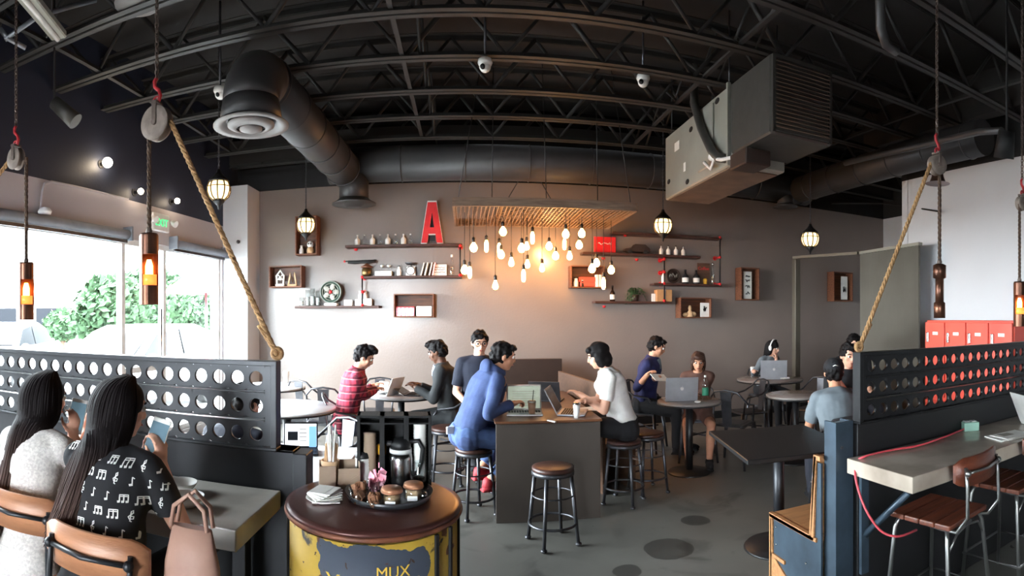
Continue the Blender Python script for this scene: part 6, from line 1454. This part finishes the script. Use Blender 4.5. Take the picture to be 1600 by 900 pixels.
m = MB(); m.cyl((0, 0, .238), (0, 0, .258), .014); m.build('cap', 'ceram', t)
m = MB(); m.tube([(0, 0, 0), (.04, .01, .012), (.09, -.01, .01), (.06, -.05, .008), (0, -.03, .008), (-.05, 0, .008)], .01, 8); q = PZ(1224, 592, .78); m.build('headphone_case', 'ceram', loc=(q.x, q.y, .781), label='white coiled cable heap beside the far laptop', cat='cable')
m = MB(); q = PZ(1090, 628, .76); m.sph((0, 0, .012), (.035, .025, .012)); m.build('crumpled_napkin', 'paper', loc=(q.x, q.y, .751), label='small crumpled white napkin before the green labelled bottle', cat='napkin')
# left counter things
for k, (px, py) in enumerate(((283, 768), (292, 790))):
    q = PZ(px, py, .9005); t = thing('white_bowl', ('white bowl nearest the low wall', 'white bowl in front of it')[k]+' on the concrete counter', 'bowl', q, 0, 'bowls on the left counter')
    m = MB(); m.lathe([(.001, .003), (.03, .003), (.055, .028), (.066, .042), (.069, .042), (.058, .024), (.034, 0), (.001, 0)], seg=32, cap=False); m.build('bowl_body', 'ceram', t)
t = thing('white_bowl', 'white bowl between the two women on the concrete counter', 'bowl', PZ(100, 772, .9005), 0, 'bowls on the left counter'); m = MB(); m.lathe([(.001, .003), (.035, .003), (.07, .028), (.084, .046), (.087, .046), (.07, .022), (.04, 0), (.001, 0)], seg=32, cap=False); m.build('bowl_body', 'ceram', t)
# right counter things
q = PZ(1515, 672, .901); t = thing('mint_power_box', 'pale green power box with white sockets on the right counter', 'box', (q.x, q.y, .9005), -.55)
m = MB(); m.box((0, 0, .028), (.1, .085, .055), .004, seg=2); m.build('box_body', 'mint', t)
for x in (-.022, .022): m = MB(); m.box((x, 0, .057), (.034, .05, .005), .002); s_ = m.build('socket_plate', 'ceram', t); m = MB(); m.box((x, .008, .0602), (.004, .012, .001)); m.box((x, -.01, .0602), (.012, .004, .001)); m.build('socket_slot', 'black', s_)
bx = Vector((q.x, q.y, .93))
pts = [bx+Vector((-.05, -.0, -.012)), PZ(1480, 681, .91), PZ(1440, 695, .91), PZ(1400, 702, .91), PZ(1370, 708, .91), PZ(1350, 714, .91), PR(1338, 722, 2.80), PR(1337, 748, 2.72), PR(1348, 785, 2.66), PR(1362, 812, 2.64), PR(1380, 832, 2.64), PR(1405, 838, 2.66), PR(1432, 828, 2.8)]
sm = []
for j in range(len(pts)-1):
    p0, a, b, p3 = pts[max(j-1, 0)], pts[j], pts[j+1], pts[min(j+2, len(pts)-1)]
    for t_ in (0, .25, .5, .75): sm.append(.5*((2*a)+(b-p0)*t_+(2*p0-5*a+4*b-p3)*t_*t_+(3*a-p0-3*b+p3)*t_**3))
m = MB(); m.tube(sm+[pts[-1]], .006, 8); m.build('power_cord', 'cord', label='red power cord looping off the right counter from the green box', cat='cord')
q = PZ(1578, 682, .901); t = thing('newspaper', 'folded white newspaper on the right counter', 'newspaper', (q.x, q.y, .9005), -.3); m = MB(); m.box((0, 0, .003), (.26, .17, .006), .002); m.box((.02, .01, .008), (.22, .15, .004), .001, rot=(0, 0, .12)); m.build('folded_sheets', 'paper', t)
m = MB(); m.box((-.02, .02, .0115), (.09, .06, .0015), rot=(0, 0, .12)); m.build('printed_photo', 'unit', t)
q = PR(1031, 590, 6.3); m = MB(); m.box((0, 0, 0), (.2, .14, .006), .001, rot=(.5, .1, .3)); m.build('paper_sheet', 'paper', loc=q, label='white sheet held in the hands of the man in the dark blue jacket', cat='paper')
